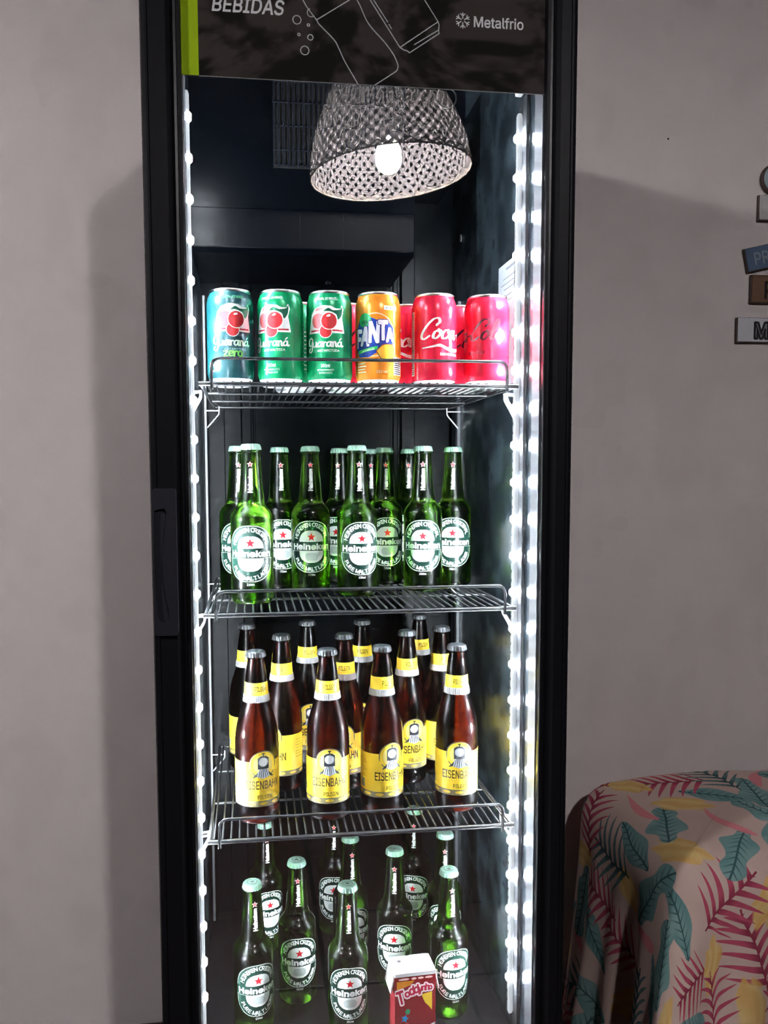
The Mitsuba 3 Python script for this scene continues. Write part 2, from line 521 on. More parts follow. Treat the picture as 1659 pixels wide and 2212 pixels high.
add('back_panel', rbx(-0.140, 0.114, YB - 0.003, YB, ZF + 0.02, E + 0.379, 0.001), 'm_liner_back', parent=fr)
for x, z in ((-0.155, 0.385), (0.105, 0.355), (-0.16, 0.365)):
    add('screw', moved(lathe([(0, 0), (0.004, 0), (0.0035, 0.002), (0, 0.0028)], 12), (x, YB - 0.003, E + z), rot=trimesh.transformations.rotation_matrix(math.pi / 2, (1, 0, 0))), 'm_housing', parent=fr)
# cooling unit under the inner ceiling
ho = Polygon([(0.27, 0.352), (0.285, 0.345), (0.498, 0.345), (0.498, 0.615), (0.27, 0.615)])
hm = prism(ho, -0.2355, 0.1150)
hm.apply_transform(np.array([[0, 0, 1, 0], [1, 0, 0, 0], [0, 1, 0, E], [0, 0, 0, 1.0]]))
cu = fr + '__cooling_unit'
add('cooling_unit', cat(hm, rbx(-0.2355, 0.1145, 0.266, 0.271, E + 0.349, E + 0.409, 0.0015), bx(0.115, 0.205, 0.30, 0.498, E + 0.50, E + 0.615)), 'm_housing', parent=fr)
add('seam', bx(0.0, 0.0008, 0.2652, 0.2662, E + 0.352, E + 0.406), 'm_hole', parent=cu)
add('seam', bx(-0.068, -0.0672, 0.2652, 0.2662, E + 0.352, E + 0.406), 'm_hole', parent=cu)
gw = [(-0.107 + 0.0075 * k, 0.262) for k in range(28)]
_bar = mikit.ply(tube([(0, 0, 0), (0, 0, 0.135)], 0.0011, 5), 'm_grille')
for x, y in gw:
    add('grille_bar', _bar, parent=cu, to_world=T().translate([x, y, E + 0.472]))
for z in (0.475, 0.498, 0.534, 0.569, 0.600):
    add('cross_bar', tube([(-0.109, 0.2645, E + z), (0.098, 0.2645, E + z)], 0.0014, 5), 'm_grille', parent=cu)
add('vent_recess', bx(-0.108, 0.097, 0.2675, 0.2699, E + 0.472, E + 0.606), 'm_hole', parent=cu)
ring = [(0.172 + 0.0165 * math.cos(a), 0.297, E + 0.603 + 0.0165 * math.sin(a)) for a in np.linspace(0, 2 * math.pi, 41)[:-1]]
add('fan_ring', tube(ring, 0.0016, 6, True), 'm_wire', parent=cu, smooth=True)
add('drain_pipe', cat(moved(lathe([(0, 0), (0.006, 0.001), (0.0115, 0.005), (0.0125, 0.011), (0.0125, 0.062), (0, 0.062)], 24), (-0.005, 0.47, E + 0.335))), 'm_housing', parent=fr, smooth=40)
add('knob', moved(tube([(0.004 * math.cos(a), 0, 0.006 * math.sin(a)) for a in np.linspace(0, 2 * math.pi, 17)[:-1]], 0.001, 5, True), (XR - 0.002, 0.43, E + 0.42), rotz=math.pi / 2), 'm_rail', parent=fr)

# uprights that carry the shelves
def upright(x0, x1, y0, y1, face, label=None):
    k = add('upright', rbx(x0, x1, y0, y1, ZF + 0.02, E + 0.36, 0.0008), 'm_rail' if face < 0 else 'm_strip', parent=fr, label=label)
    return k


FRONT_UP = (0.1005, 0.1185)
ur = upright(XR - 0.0035, XR, *FRONT_UP, -1, label='perforated white upright')
ul = upright(XL, XL + 0.0035, *FRONT_UP, 1)
_hole = mikit.ply(moved(lathe([(0, 0), (0.0021, 0), (0.0021, 0.0003), (0, 0.0003)], 10), rot=trimesh.transformations.rotation_matrix(math.pi / 2, (0, 1, 0))), 'm_hole')
for k in range(84):
    z = ZF + 0.04 + 0.0135 * k
    if z < E + 0.35 and k % 4 != 3:
        add('slot', _hole, parent=ur, to_world=T().translate([XR - 0.0038, 0.1145, z]))
        add('slot', _hole, parent=ul, to_world=T().translate([XL + 0.0036, 0.1145, z]))
for sx, x, dp in ((1, XR, 0.006), (-1, XL + 0.0065, 0.0045)):
    x2 = x - sx * dp
    add('upright', cat(rbx(min(x, x2), max(x, x2), 0.434, 0.4385, ZF + 0.02, E + 0.31, 0.0006), rbx(min(x, x2), max(x, x2), 0.4415, 0.446, ZF + 0.02, E + 0.31, 0.0006),
                       bx(min(x, x - sx * (dp - 0.004)), max(x, x - sx * (dp - 0.004)), 0.4385, 0.4415, ZF + 0.02, E + 0.31)), 'm_rail_rear', parent=fr)

# light strips just inside the door
_led = mikit.ply(rbx(-0.0058, 0.0058, -0.0058, 0.0058, -0.0058, 0.0058, 0.0028), 'm_white_plastic')
for sx, x, za, ts in ((1, XR, 0.4593, (0.4921, -0.8084)), (-1, XL, 0.4668, (0.50, -0.80))):
    ls = fr + ('__light_strip' if sx == 1 else '__light_strip_001')
    xin = x - sx * 0.0052
    add('light_strip', rbx(min(x, xin), max(x, xin), 0.066, 0.0995, E + ts[1] - 0.02, E + ts[0] + 0.02, 0.0008), 'm_strip', parent=fr, label='aluminium strip with white diodes')
    tu = tube([(xin - sx * 0.0035, 0.085, E + z) for z in (ts[1], ts[1] + 0.004, ts[0] - 0.004, ts[0])], [0.0028, 0.0042, 0.0042, 0.0028], 12)
    d = mikit.ply(tu, 'm_tube', smooth=50)
    d['emitter'] = {'type': 'area', 'sampling_weight': 0.3, 'radiance': {'type': 'rgb', 'value': [LED_TUBE * c for c in (0.92, 0.98, 1.05)]}}
    add('tube', d, parent=ls, label='milky light tube')
    for k in range(24):
        d = dict(_led)
        d['emitter'] = {'type': 'area', 'sampling_weight': 0.15, 'radiance': {'type': 'rgb', 'value': [LED_POWER * c for c in (0.90, 0.98, 1.06)]}}
        add('diode', d, parent=ls, to_world=T().translate([xin - sx * 0.0048, 0.085, E + za - 0.0527 * k]))
    add('end_cap', rbx(xin - sx * 0.004 - 0.005, xin - sx * 0.004 + 0.005, 0.080, 0.090, E + ts[0] + 0.024, E + ts[0] + 0.036, 0.0015), 'm_white_plastic', parent=ls)

# paper notice on the right side wall
pp = Print().ink(sbox(0.115, 0.13, 0.203, 0.3115), col(138, 145, 150))
for k, (a, b, z) in enumerate(((0.125, 0.165, 0.300), (0.125, 0.180, 0.288), (0.125, 0.190, 0.280), (0.125, 0.175, 0.272), (0.125, 0.190, 0.262), (0.125, 0.185, 0.254), (0.150, 0.162, 0.240), (0.150, 0.158, 0.228), (0.150, 0.162, 0.216))):
    pp.ink(sbox(a, z, b, z + (0.0036 if k == 0 else 0.0014)), col(96, 102, 108))
nm, nc = pp.mesh(lambda u, v: np.stack([np.full_like(u, XR - 0.0006), u, E + v], 1), 0.02, 0.02)
nm.faces = nm.faces[:, ::-1]
add('notice', nm, 'm_paper', parent=fr, color=nc, label='pale printed paper notice')

# door
DR = fr + '__door'
labels[DR] = {'label': 'glass door in a black frame'}
XFL, XFR = -0.2265, 0.2345
ZD0, ZD1 = 0.135, E + 0.645


def member(x_out, x_in, sgn):
    """A side member of the door frame in plan; sgn: +1 right, -1 left."""
    w = abs(x_in - x_out)
    pl = [(0, 0.045), (0, 0.005), (0.002, 0.001), (0.006, 0.0), (0.0085, 0.0), (0.0092, 0.0012), (0.010, 0.0), (w - 0.018, 0.0), (w - 0.0125, 0.003), (w - 0.0095, 0.0085), (w - 0.006, 0.009), (w - 0.005, 0.004), (w - 0.001, 0.004), (w, 0.006), (w, 0.045)]
    P = Polygon([(x_out - sgn * a, b) for a, b in pl])
    return prism(shapely.geometry.polygon.orient(P), ZD0, ZD1)


fk = DR + '__frame'
add('frame', cat(member(-0.275, XFL, -1), member(0.275, XFR, 1), rbx(-0.2745, 0.2745, 0.0005, 0.045, ZD1 - 0.03, ZD1, 0.002), rbx(-0.2745, 0.2745, 0.0005, 0.045, ZD0, ZD0 + 0.09, 0.002)), 'm_black_frame', parent=DR, smooth=False)
add('glass', {'type': 'rectangle', 'bsdf': {'type': 'ref', 'id': 'm_pane'}}, parent=DR,
    to_world=T().translate([(XFL + XFR) / 2, 0.013, (ZD0 + 0.085 + ZD1 - 0.028) / 2]).rotate([1, 0, 0], 90).scale([(XFR - XFL) / 2 - 0.0002, (ZD1 - 0.028 - ZD0 - 0.085) / 2, 1]), label='clear glass pane')
for sx, x in ((-1, XFL), (1, XFR)):
    add('gasket', rbx(min(x, x + sx * 0.0045), max(x, x + sx * 0.0045), 0.0455, 0.064, ZF, ZT, 0.001), 'm_door_metal', parent=DR, label='polished inner edge strip')
    xi = x - sx * 0.0002
    add('spacer', rbx(min(x - sx * 0.0003, x - sx * 0.0016), max(x - sx * 0.0003, x - sx * 0.0016), 0.0145, 0.044, ZD0 + 0.09, E + 0.61, 0.0003), 'm_gasket', parent=DR, label='pale grey edge of the double glazing')
# handle: a flat plate with a scooped finger grip
hp = sbox(-0.2715, -0.204, -0.2425, -0.0185).buffer(-0.004).buffer(0.004)
sc = Polygon(curve([(-0.2690, -0.046), (-0.2555, -0.046), (-0.2575, -0.075), (-0.2605, -0.11), (-0.2590, -0.145), (-0.2535, -0.182), (-0.2660, -0.182), (-0.2692, -0.15), (-0.2700, -0.10), (-0.2690, -0.046)], 6))
plate = prism(hp.difference(sc.buffer(0)), 0, 0.0085)
floor_ = prism(sc.buffer(0.0005), 0, 0.0030)
RZ = np.array([[1, 0, 0, 0], [0, 0, -1, 0], [0, 1, 0, E], [0, 0, 0, 1.0]])
hm = cat(plate, floor_)
hm.apply_transform(RZ)
add('handle', hm, 'm_handle', parent=DR, label='dark grey recessed plastic handle')

# printed header band behind the glass
hd = Print()
hd.ink(sbox(-0.2264, 0.4868, -0.2058, 0.61), col(134, 160, 30))
hd.ink(sbox(-0.2058, 0.4862, 0.2344, 0.4868), col(120, 120, 120))
grey, white = col(150, 150, 152), col(178, 178, 180)
hd.ink(affinity.translate(text('BEBIDAS', 0.0170, True, 0.18, width=0.089, center=False), -0.1910, 0.5640), white)
_m = lambda *p: [(a * 1e-4, b * 1e-4) for a, b in p]
W = 0.0013
for L, sm in ((_m((-846, 5963), (-784, 5855), (-723, 5753), (-606, 5608), (-571, 5556), (-391, 5387), (-328, 5283), (-251, 5126), (-90, 4870)), 1), (_m((-606, 5608), (-156, 5896), (35, 6017)), 0),
              (_m((-148, 6009), (-107, 5899), (-51, 5796), (19, 5646), (104, 5537), (246, 5397), (360, 5255), (417, 5136), (410, 5068), (360, 5024), (128, 4870)), 1),
              (_m((-22, 6024), (55, 5909), (446, 5341), (503, 5311), (539, 5306), (568, 5283), (950, 5540), (942, 5574), (949, 5642), (935, 5682), (747, 5954), (667, 6070)), 0),
              (_m((446, 5341), (927, 5675)), 0), (_m((632, 5386), (942, 5581)), 0), (_m((21, 6020), (98, 5912), (289, 5640)), 0), (_m((306, 5610), (339, 5562)), 0)):
    hd.ink(stroke(L, W, bool(sm)), grey)
for (x, y), r in zip(_m((-849, 5595), (-707, 5541), (-826, 5421), (-684, 5396), (-755, 5236)), (0.0054, 0.0018, 0.0018, 0.0036, 0.0055)):
    hd.ink(Point(x, y).buffer(r + 0.0003).difference(Point(x, y).buffer(max(r - 0.001, 0.0004))), grey)
ra = Point(-0.0671, 0.5690).buffer(0.0055).difference(Point(-0.0671, 0.5690).buffer(0.0044))
hd.ink(ra.intersection(Polygon([(-0.09, 0.6), (-0.0735, 0.582), (-0.0606, 0.561), (-0.075, 0.55)])), grey)
fl = []
for k in range(6):
    a = math.radians(60 * k + 30)
    d, e = np.array([math.cos(a), math.sin(a)]), np.array([-math.sin(a), math.cos(a)])
    c0 = np.array([0.1256, 0.5716])
    fl += [LineString([c0 + d * 0.0026, c0 + d * 0.0092]).buffer(0.0007), LineString([c0 + d * 0.0082 + e * 0.0030, c0 + d * 0.0056, c0 + d * 0.0082 - e * 0.0030]).buffer(0.0006)]
hd.ink(unary_union(fl), white)
hd.ink(affinity.translate(text('Metalfrio', 0.0125, True, width=0.0655, center=False), 0.1385, 0.5650), white)
hmesh, hcol = hd.mesh(flat_xz(0.0119, 0, E), 0.05, 0.05)
add('header_print', hmesh, 'm_header', parent=DR, color=hcol, label='dark header band with white line drawings and lettering')
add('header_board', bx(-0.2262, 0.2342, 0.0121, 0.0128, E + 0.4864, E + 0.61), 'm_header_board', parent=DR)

# ------------------------------------------------------------------ wire shelves
SHELF = {'first': E + 0.1215, 'second': E - 0.1865, 'third': E - 0.5000}
SX0, SX1, SY0, SY1 = -0.2115, 0.2135, 0.055, 0.452
_w = mikit.ply(tube([(0, SY0 + 0.001, -0.0014), (0, 0.25, -0.0014), (0, SY1, -0.0014)], 0.0014, 6), 'm_wire', smooth=True)
_fb = mikit.ply(tube([(SX0 - 0.004, SY0, -0.0045), (SX1 + 0.004, SY0, -0.0045)], 0.0031, 10), 'm_wire', smooth=50)
_cb = mikit.ply(tube([(SX0, 0, -0.0045), (SX1, 0, -0.0045)], 0.0020, 8), 'm_wire', smooth=50)
_sb = [mikit.ply(tube([(x, SY0, -0.0045), (x, SY1 + 0.004, -0.0045)], 0.0026, 8), 'm_wire', smooth=50) for x in (SX0 - 0.001, SX1 + 0.001)]
_gd = mikit.ply(tube(rounded([(-0.1985, SY0 - 0.004, -0.012), (-0.1985, SY0 - 0.004, 0.0285), (0.2005, SY0 - 0.004, 0.0285), (0.2005, SY0 - 0.004, -0.012)], 0.012), 0.0022, 8), 'm_wire', smooth=50)
for nm, z in SHELF.items():
    what = {'first': 'holding the row of soda cans', 'second': 'holding the upper green beer bottles', 'third': 'holding the brown beer bottles'}[nm]
    s = thing('wire_shelf', f'wire fridge shelf with a raised front rail {what}', 'shelf', 'wire shelves in the fridge')
    M = T().translate([0, 0, z])
    add('front_bar', _fb, parent=s, to_world=M)
    add('guard_rail', _gd, parent=s, to_world=M)
    for q in _sb:
        add('side_bar', q, parent=s, to_world=M)
    for y in (0.19, 0.325, SY1):
        add('cross_bar', _cb, parent=s, to_world=T().translate([0, y, z]))
    for k in range(37):
        add('wire', _w, parent=s, to_world=T().translate([SX0 + 0.0054 + 0.01151 * k, 0, z]))

def bracket_mesh(sx):
    """A bent wire that hooks on an upright and carries a shelf corner; sx: side of the wall."""
    q = [tube(rounded([(0, 0, 0.0), (-sx * 0.017, 0, 0.002), (-sx * 0.017, 0, -0.006), (-sx * 0.001, 0, -0.034)], 0.003), 0.0017, 6)]
    q.append(tube(rounded([(0, 0.012, 0.0), (-sx * 0.017, 0.012, 0.002), (-sx * 0.017, 0.012, -0.006), (-sx * 0.001, 0.012, -0.034)], 0.003), 0.0017, 6))
    q.append(tube([(-sx * 0.017, -0.002, 0.002), (-sx * 0.017, 0.014, 0.002)], 0.0017, 6))
    return cat(*q)


_br = {sx: mikit.ply(bracket_mesh(sx), 'm_bracket', smooth=50) for sx in (1, -1)}


def rear_bracket_mesh(sx):
    return cat(tube(rounded([(-sx * 0.0, 0.0, 0.0), (-sx * 0.025, 0.0, 0.0)], 0.003), 0.0012, 6),
               tube(rounded([(-sx * 0.025, 0.0, 0.007), (-sx * 0.025, 0.0, -0.006), (-sx * 0.004, 0.0, -0.030)], 0.004), 0.0012, 6))


_rb = {sx: mikit.ply(moved(rear_bracket_mesh(sx), rotz=0.0), 'm_bracket', smooth=50) for sx in (1, -1)}
for nm, z in SHELF.items():
    row = {'first': 'cans shelf', 'second': 'upper green bottles shelf', 'third': 'brown bottles shelf'}[nm]
    for sx, x, side in ((-1, XL + 0.0035, 'left'), (1, XR - 0.0035, 'right')):
        b = numbered('shelf_bracket')
        add(b, _br[sx], to_world=T().translate([x, 0.092, z - 0.0125]))
        labels[b] = {'label': f'bent white wire bracket under the front {side} corner of the {row}', 'category': 'bracket', 'group': 'shelf brackets'}
        b = numbered('shelf_bracket')
        add(b, _rb[sx], to_world=T().translate([x - sx * (-0.0025 if sx == 1 else 0.004), 0.4325, z - 0.0115]))
        labels[b] = {'label': f'thin wire bracket on the rear {side} upright, below the {row}', 'category': 'bracket', 'group': 'shelf brackets'}


# ------------------------------------------------------------------ bottles
def cap_mesh(r=0.0145, h=0.0085, teeth=21, n=84):
    rings = [(0.0, h, 0), (0.45, h, 0), (0.80, h * 0.99, 0), (0.90, h * 0.93, 0), (0.955, h * 0.80, 0.2), (1.0, h * 0.35, 0.8), (1.035, 0.0, 1.0), (0.96, 0.0, 0.6), (0.90, h * 0.4, 0.0)]
    V, F = [(0, 0, h)], []
    for q, z, k in rings[1:]:
        for i in range(n):
            a = 2 * math.pi * i / n
            R = r * q * (1 + 0.045 * k * math.cos(teeth * a))
            V.append((R * math.cos(a), R * math.sin(a), z))
    for i in range(n):
        F.append((0, 1 + i, 1 + (i + 1) % n))
    for j in range(len(rings) - 2):
        for i in range(n):
            a, b = 1 + j * n + i, 1 + j * n + (i + 1) % n
            F += [(a, a + n, b + n), (a, b + n, b)]
    return trimesh.Trimesh(np.array(V), np.array(F), process=False)


def stadium(w, h, r):
    return sbox(-w / 2 + r, -h / 2 + r, w / 2 - r, h / 2 - r).buffer(r, 16)


def slab(s, h, width):
    """Heavy lettering with slab feet."""
    g = text(s, h, True, width=width)
    return g.buffer(h * 0.05)


# --- green bottle
GP = [(0, 0.0008), (0.020, 0), (0.027, 0.001), (0.0295, 0.004), (0.0305, 0.009), (0.0305, 0.060), (0.0305, 0.118), (0.0302, 0.1235), (0.0290, 0.128), (0.0265, 0.1325), (0.0232, 0.136), (0.0206, 0.1395), (0.0191, 0.1435), (0.0181, 0.149),
      (0.0166, 0.165), (0.0151, 0.185), (0.0138, 0.205), (0.0132, 0.2155), (0.0140, 0.2165), (0.0142, 0.220), (0.0132, 0.2225), (0.0125, 0.2245), (0, 0.2245)]
g_r = lambda v: np.interp(v, [p[1] for p in GP[2:-1]], [p[0] for p in GP[2:-1]])
GW, dkg, lite, redc = None, col(14, 40, 32), col(228, 234, 231), col(200, 36, 46)
gp = Print()
S = stadium(0.0700, 0.0815, 0.0310)
Zc = 0.0725
up = lambda g: affinity.translate(g, 0, Zc)
gp.ink(up(S), dkg)
gp.ink(up(S.buffer(-0.0008).difference(S.buffer(-0.0019))), lite)
S2 = S.buffer(-0.0048)
gp.ink(up(S2.buffer(-0.0).difference(S2.buffer(-0.0006))), col(120, 140, 130))
gp.ink(up(arc_text('HEINEKEN', 0.0062, 0, 0.0085, 0.0258, 132, 76)), lite)
gp.ink(up(arc_text('ORIGINAL', 0.0062, 0, 0.0085, 0.0258, 48, 76)), lite)
gp.ink(up(arc_text('PURE', 0.0058, 0, -0.0085, 0.0264, 222, 44, True)), lite)
gp.ink(up(arc_text('MALT', 0.0058, 0, -0.0085, 0.0264, 270, 40, True)), lite)
gp.ink(up(arc_text('LAGER', 0.0058, 0, -0.0085, 0.0264, 318, 50, True)), lite)
S3 = stadium(0.0390, 0.0500, 0.0165)
gp.ink(up(S3.buffer(0.0009)), col(12, 34, 28))
gp.ink(up(S3), lite)
gp.ink(up(affinity.translate(stadium(0.020, 0.012, 0.005), 0, -0.0155)), col(186, 196, 192))
gp.ink(up(star(0, 0.0150, 0.0068)), redc)
gp.ink(up(sbox(-0.0350, -0.0062, 0.0350, 0.0076)).intersection(up(S)), dkg)
gp.ink(up(sbox(-0.0350, -0.0068, 0.0350, -0.0062)).intersection(up(S)), lite)
gp.ink(up(affinity.translate(slab('Heineken', 0.0086, 0.0630), 0, 0.0002)), col(238, 242, 240))
gp.ink(affinity.translate(text('330ml', 0.0032, True, width=0.011), 0, 0.0290), lite)
# neck print
gp.ink(star(0, 0.1985, 0.0052), col(236, 205, 205))
gp.ink(star(0, 0.1985, 0.0038), col(205, 60, 66))
gp.ink(affinity.translate(affinity.rotate(text('Heineken', 0.0052, True, width=0.0335).buffer(0.0004), 90, origin=(0, 0)), 0.0, 0.1755), col(228, 234, 230))
_gm, _gc = gp.mesh(around(g_r, 0.0003, 0.0305), 0.0035, 0.006)
# the neck's arc lengths are at R0 of the body: narrow them by hand
gv = np.array(_gm.vertices)
nk = gv[:, 2] > 0.15
ang = np.arctan2(gv[nk, 0], -gv[nk, 1]) * 0.0305 / 0.0145
rr = np.hypot(gv[nk, 0], gv[nk, 1])
gv[nk, 0], gv[nk, 1] = rr * np.sin(ang), -rr * np.cos(ang)
_gm = trimesh.Trimesh(gv, _gm.faces, process=False)
P_GREEN = {
    'glass': mikit.ply(lathe(GP, 56), 'm_glass_green', smooth=35),
    'printed_label': mikit.ply(_gm, 'm_label_foil', smooth=True, color=_gc),
    'cap': mikit.ply(moved(cap_mesh(), (0, 0, 0.2193)), 'm_cap_green', smooth=40),
    'cap_print': mikit.ply(cat(moved(tube([(0.0075 * math.cos(a), 0.0075 * math.sin(a), 0) for a in np.linspace(0, 2 * math.pi, 33)[:-1]], 0.00035, 4, True), (0, 0, 0.2279)), moved(prism(star(0, 0, 0.0042), 0, 0.0003), (0, 0, 0.2277))), 'm_cap_print'),
}
# --- brown bottle
BP = [(0, 0.0008), (0.022, 0), (0.029, 0.001), (0.0310, 0.004), (0.0315, 0.009), (0.0315, 0.060), (0.0315, 0.108), (0.0312, 0.118), (0.0300, 0.130), (0.0280, 0.1415), (0.0250, 0.153), (0.0218, 0.163), (0.0194, 0.171), (0.0179, 0.178), (0.0170, 0.186),
      (0.0160, 0.200), (0.0148, 0.212), (0.0130, 0.224), (0.0118, 0.231), (0.0115, 0.2345), (0.0132, 0.2355), (0.0135, 0.2385), (0.0125, 0.2415), (0, 0.2425)]
b_r = lambda v: np.interp(v, [p[1] for p in BP[2:-1]], [p[0] for p in BP[2:-1]])
yel, ink = col(240, 208, 62), col(62, 42, 18)
bp = Print()
zb, zt = 0.0265, 0.0915
bp.ink(sbox(-0.066, zb, 0.066, zt), yel)
em = Point(0, 0.0875).buffer(0.0200, 24).intersection(sbox(-0.05, 0.07, 0.05, 0.2))
bp.ink(em, col(110, 104, 84))
bp.ink(Point(0, 0.0875).buffer(0.0184, 24).union(sbox(-0.0184, 0.0770, 0.0184, 0.0875)).intersection(sbox(-0.05, 0.07, 0.05, 0.2)), yel)
bp.ink(Point(0, 0.0875).buffer(0.0142, 24), col(232, 214, 128))
bp.ink(sbox(-0.066, zb, 0.066, zb + 0.0085), col(116, 108, 80))
for k in range(-3, 4):
    bp.ink(ellipse(k * 0.019, zb + 0.0046, 0.0062, 0.0022), col(214, 184, 70))
# locomotive seen from the front
dkn, stl = col(44, 48, 56), col(196, 204, 212)
_tr = []
_tr.append((Polygon([(-0.0135, 0.0690), (-0.0105, 0.0690), (0.0, 0.0785), (0.0105, 0.0690), (0.0135, 0.0690), (0.003, 0.0800), (-0.003, 0.0800)]), dkn))
_tr.append((Polygon([(-0.0078, 0.0700), (0, 0.0672), (0.0078, 0.0700), (0.0056, 0.0802), (-0.0056, 0.0802)]), stl))
for x in (-0.0045, -0.0022, 0, 0.0022, 0.0045):
    _tr.append((LineString([(x * 1.35, 0.0692), (x * 0.75, 0.0800)]).buffer(0.00035), dkn))
_tr.append((Polygon([(-0.0068, 0.0800), (-0.0068, 0.0940), (-0.0035, 0.0965), (0.0035, 0.0965), (0.0068, 0.0940), (0.0068, 0.0800)]), dkn))
_tr.append((Point(0, 0.0888).buffer(0.0058, 16), stl))
_tr.append((Point(0, 0.0888).buffer(0.0044, 16), col(228, 232, 236)))
_tr.append((sbox(-0.0007, 0.0960, 0.0007, 0.1000).union(sbox(-0.002, 0.0992, 0.002, 0.1004)), dkn))
for g, k in _tr:
    bp.ink(affinity.scale(g, 1.18, 1.12, origin=(0, 0.0690)), k)
eis = affinity.translate(text('EISENBAHN', 0.0118, True, width=0.0520), 0, 0.0580)
bp.ink(eis, ink)
bp.ink(sbox(-0.020, 0.0487, 0.020, 0.0491), col(200, 168, 60))
bp.ink(affinity.translate(text('PILSEN', 0.0056, True, width=0.0220), 0.002, 0.0405), col(92, 66, 22))
for k in range(9):
    bp.ink(sbox(-0.060, 0.0545 + 0.0035 * k, -0.040 - 0.003 * (k % 3), 0.0553 + 0.0035 * k), col(176, 140, 50))
bp.ink(sbox(-0.056, 0.0385, -0.044, 0.0515), col(176, 178, 160))
for k in range(4):
    bp.ink(sbox(-0.055 + 0.003 * k, 0.0395, -0.0538 + 0.003 * k, 0.0505), col(90, 90, 80))
for k in range(7):
    bp.ink(sbox(0.043, 0.0545 + 0.0045 * k, 0.060, 0.0553 + 0.0045 * k), col(176, 140, 50))
_bm, _bc = bp.mesh(around(b_r, 0.0003, 0.0315), 0.0035, 0.006)
np_ = Print()
np_.ink(sbox(-0.0165 * 3.0, 0.1830, 0.0165 * 3.0, 0.2015), yel)
np_.ink(affinity.translate(text('PILSEN', 0.0070, True, width=0.0185), 0.002, 0.1925), ink)
np_.ink(sbox(-0.008, 0.1866, 0.010, 0.1872), col(190, 150, 50))
_nm, _nc = np_.mesh(around(b_r, 0.0003, 0.0165), 0.0024, 0.006)
rib_v, rib_n = [], 90
ribs = lathe([(0.0171, 0.1735), (0.0174, 0.1735), (0.0176, 0.1830), (0.0172, 0.1832)], rib_n)
v = np.array(ribs.vertices)
v[:, 2] = v[:, 2]
rr = np.hypot(v[:, 0], v[:, 1])
kk = np.arange(len(v)) % 2
sc_ = (np.maximum(rr, b_r(v[:, 2])) + 0.0004 + 0.0004 * kk) / rr
v[:, :2] *= sc_[:, None]
ribs = trimesh.Trimesh(v, ribs.faces, process=False)
P_BROWN = {
    'glass': mikit.ply(lathe(BP, 56), 'm_glass_brown', smooth=35),
    'paper_label': mikit.ply(_bm, 'm_paper', smooth=True, color=_bc),
    'neck_label': mikit.ply(_nm, 'm_paper', smooth=True, color=_nc),
    'foil_band': mikit.ply(ribs, 'm_ribbed_foil'),
    'cap': mikit.ply(moved(cap_mesh(0.0141, 0.0080), (0, 0, 0.2375)), 'm_cap_steel', smooth=40),
    'cap_print': mikit.ply(moved(lathe([(0, 0.0004), (0.0098, 0.0004), (0.0102, 0.0), (0, 0.0)], 32), (0, 0, 0.2454)), 'm_cap_dark'),
}


def facing(x, y):
    """Rotation about z, in degrees, that turns a front at -y towards the photographer's side."""
    return math.degrees(math.atan2(_C[0] - x, y - _C[1]))


def place(parts, key, x, y, z, turn, label, category, group):
    t = thing(key, label, category, group)
    M = T().translate([x, y, z]).rotate([0, 0, 1], facing(x, y) + turn)
    for name, d in parts.items():
        add(name, d, parent=t, to_world=M)
    return t


GB, G2 = 'beer_bottle', 'green beer bottles on the second shelf'
z = SHELF['second'] + 0.0002
for x, y, turn, lab in (
        (-0.149, 0.140, -5, 'green beer bottle nearest the left light strip, its oval label glaring white'),
        (-0.168, 0.230, 0, 'green beer bottle hidden behind the glaring leftmost one, only its cap showing'),
        (-0.103, 0.290, 8, 'green beer bottle with a dull label just right of the glaring leftmost one'),
        (-0.057, 0.240, 2, 'green beer bottle standing alone under the gap between the two bright green cans'),
        (0.000, 0.340, -12, 'dim green beer bottle half hidden behind the left side of the middle front bottle'),
        (0.011, 0.195, 14, 'green beer bottle with a bright white label, front middle of the upper bottle row'),
        (0.060, 0.400, 10, 'green beer bottle, only a sliver of cap showing right behind the middle front one'),
        (0.072, 0.310, 10, 'green beer bottle whose label glows yellow-green, right of the middle front one'),
        (0.1287, 0.385, -4, 'dim green beer bottle peeking out left behind the right front one'),
        (0.120, 0.225, 0, 'green beer bottle with a bright white label at the front right of the upper row'),
        (0.182, 0.280, 0, 'green beer bottle furthest right in the upper row, in front of the rear upright')):
    place(P_GREEN, GB, x, y, z, turn, lab, 'bottle', G2)

z = ZF + 0.0002
for x, y, turn, lab in (
        (-0.156, 0.165, 14, 'green beer bottle in the bottom left corner of the fridge, at the front'),
        (-0.013, 0.140, 6, 'front green beer bottle of the bottom level, left of the chocolate drink carton'),
        (-0.085, 0.228, 6, 'bottom-level green beer bottle a step behind the gap between the two front left ones'),
        (0.150, 0.165, 22, 'green beer bottle just right of the chocolate drink carton'),
        (0.078, 0.246, -2, 'green beer bottle directly behind the chocolate drink carton'),
        (0.011, 0.304, 12, 'bottom-level green beer bottle whose cap shows right above the front middle one'),
        (-0.134, 0.381, 16, 'green beer bottle, bottom level back left, cap seen through the shelf above'),
        (0.175, 0.296, 0, 'bottom-level green beer bottle behind the one right of the carton'),
        (-0.005, 0.418, -4, 'dim green beer bottle at the back middle of the bottom level'),
        (0.143, 0.404, -6, 'dim green beer bottle at the back right of the bottom level, only its label clear')):
    place(P_GREEN, GB, x, y, z, turn, lab, 'bottle', 'green beer bottles on the bottom level')

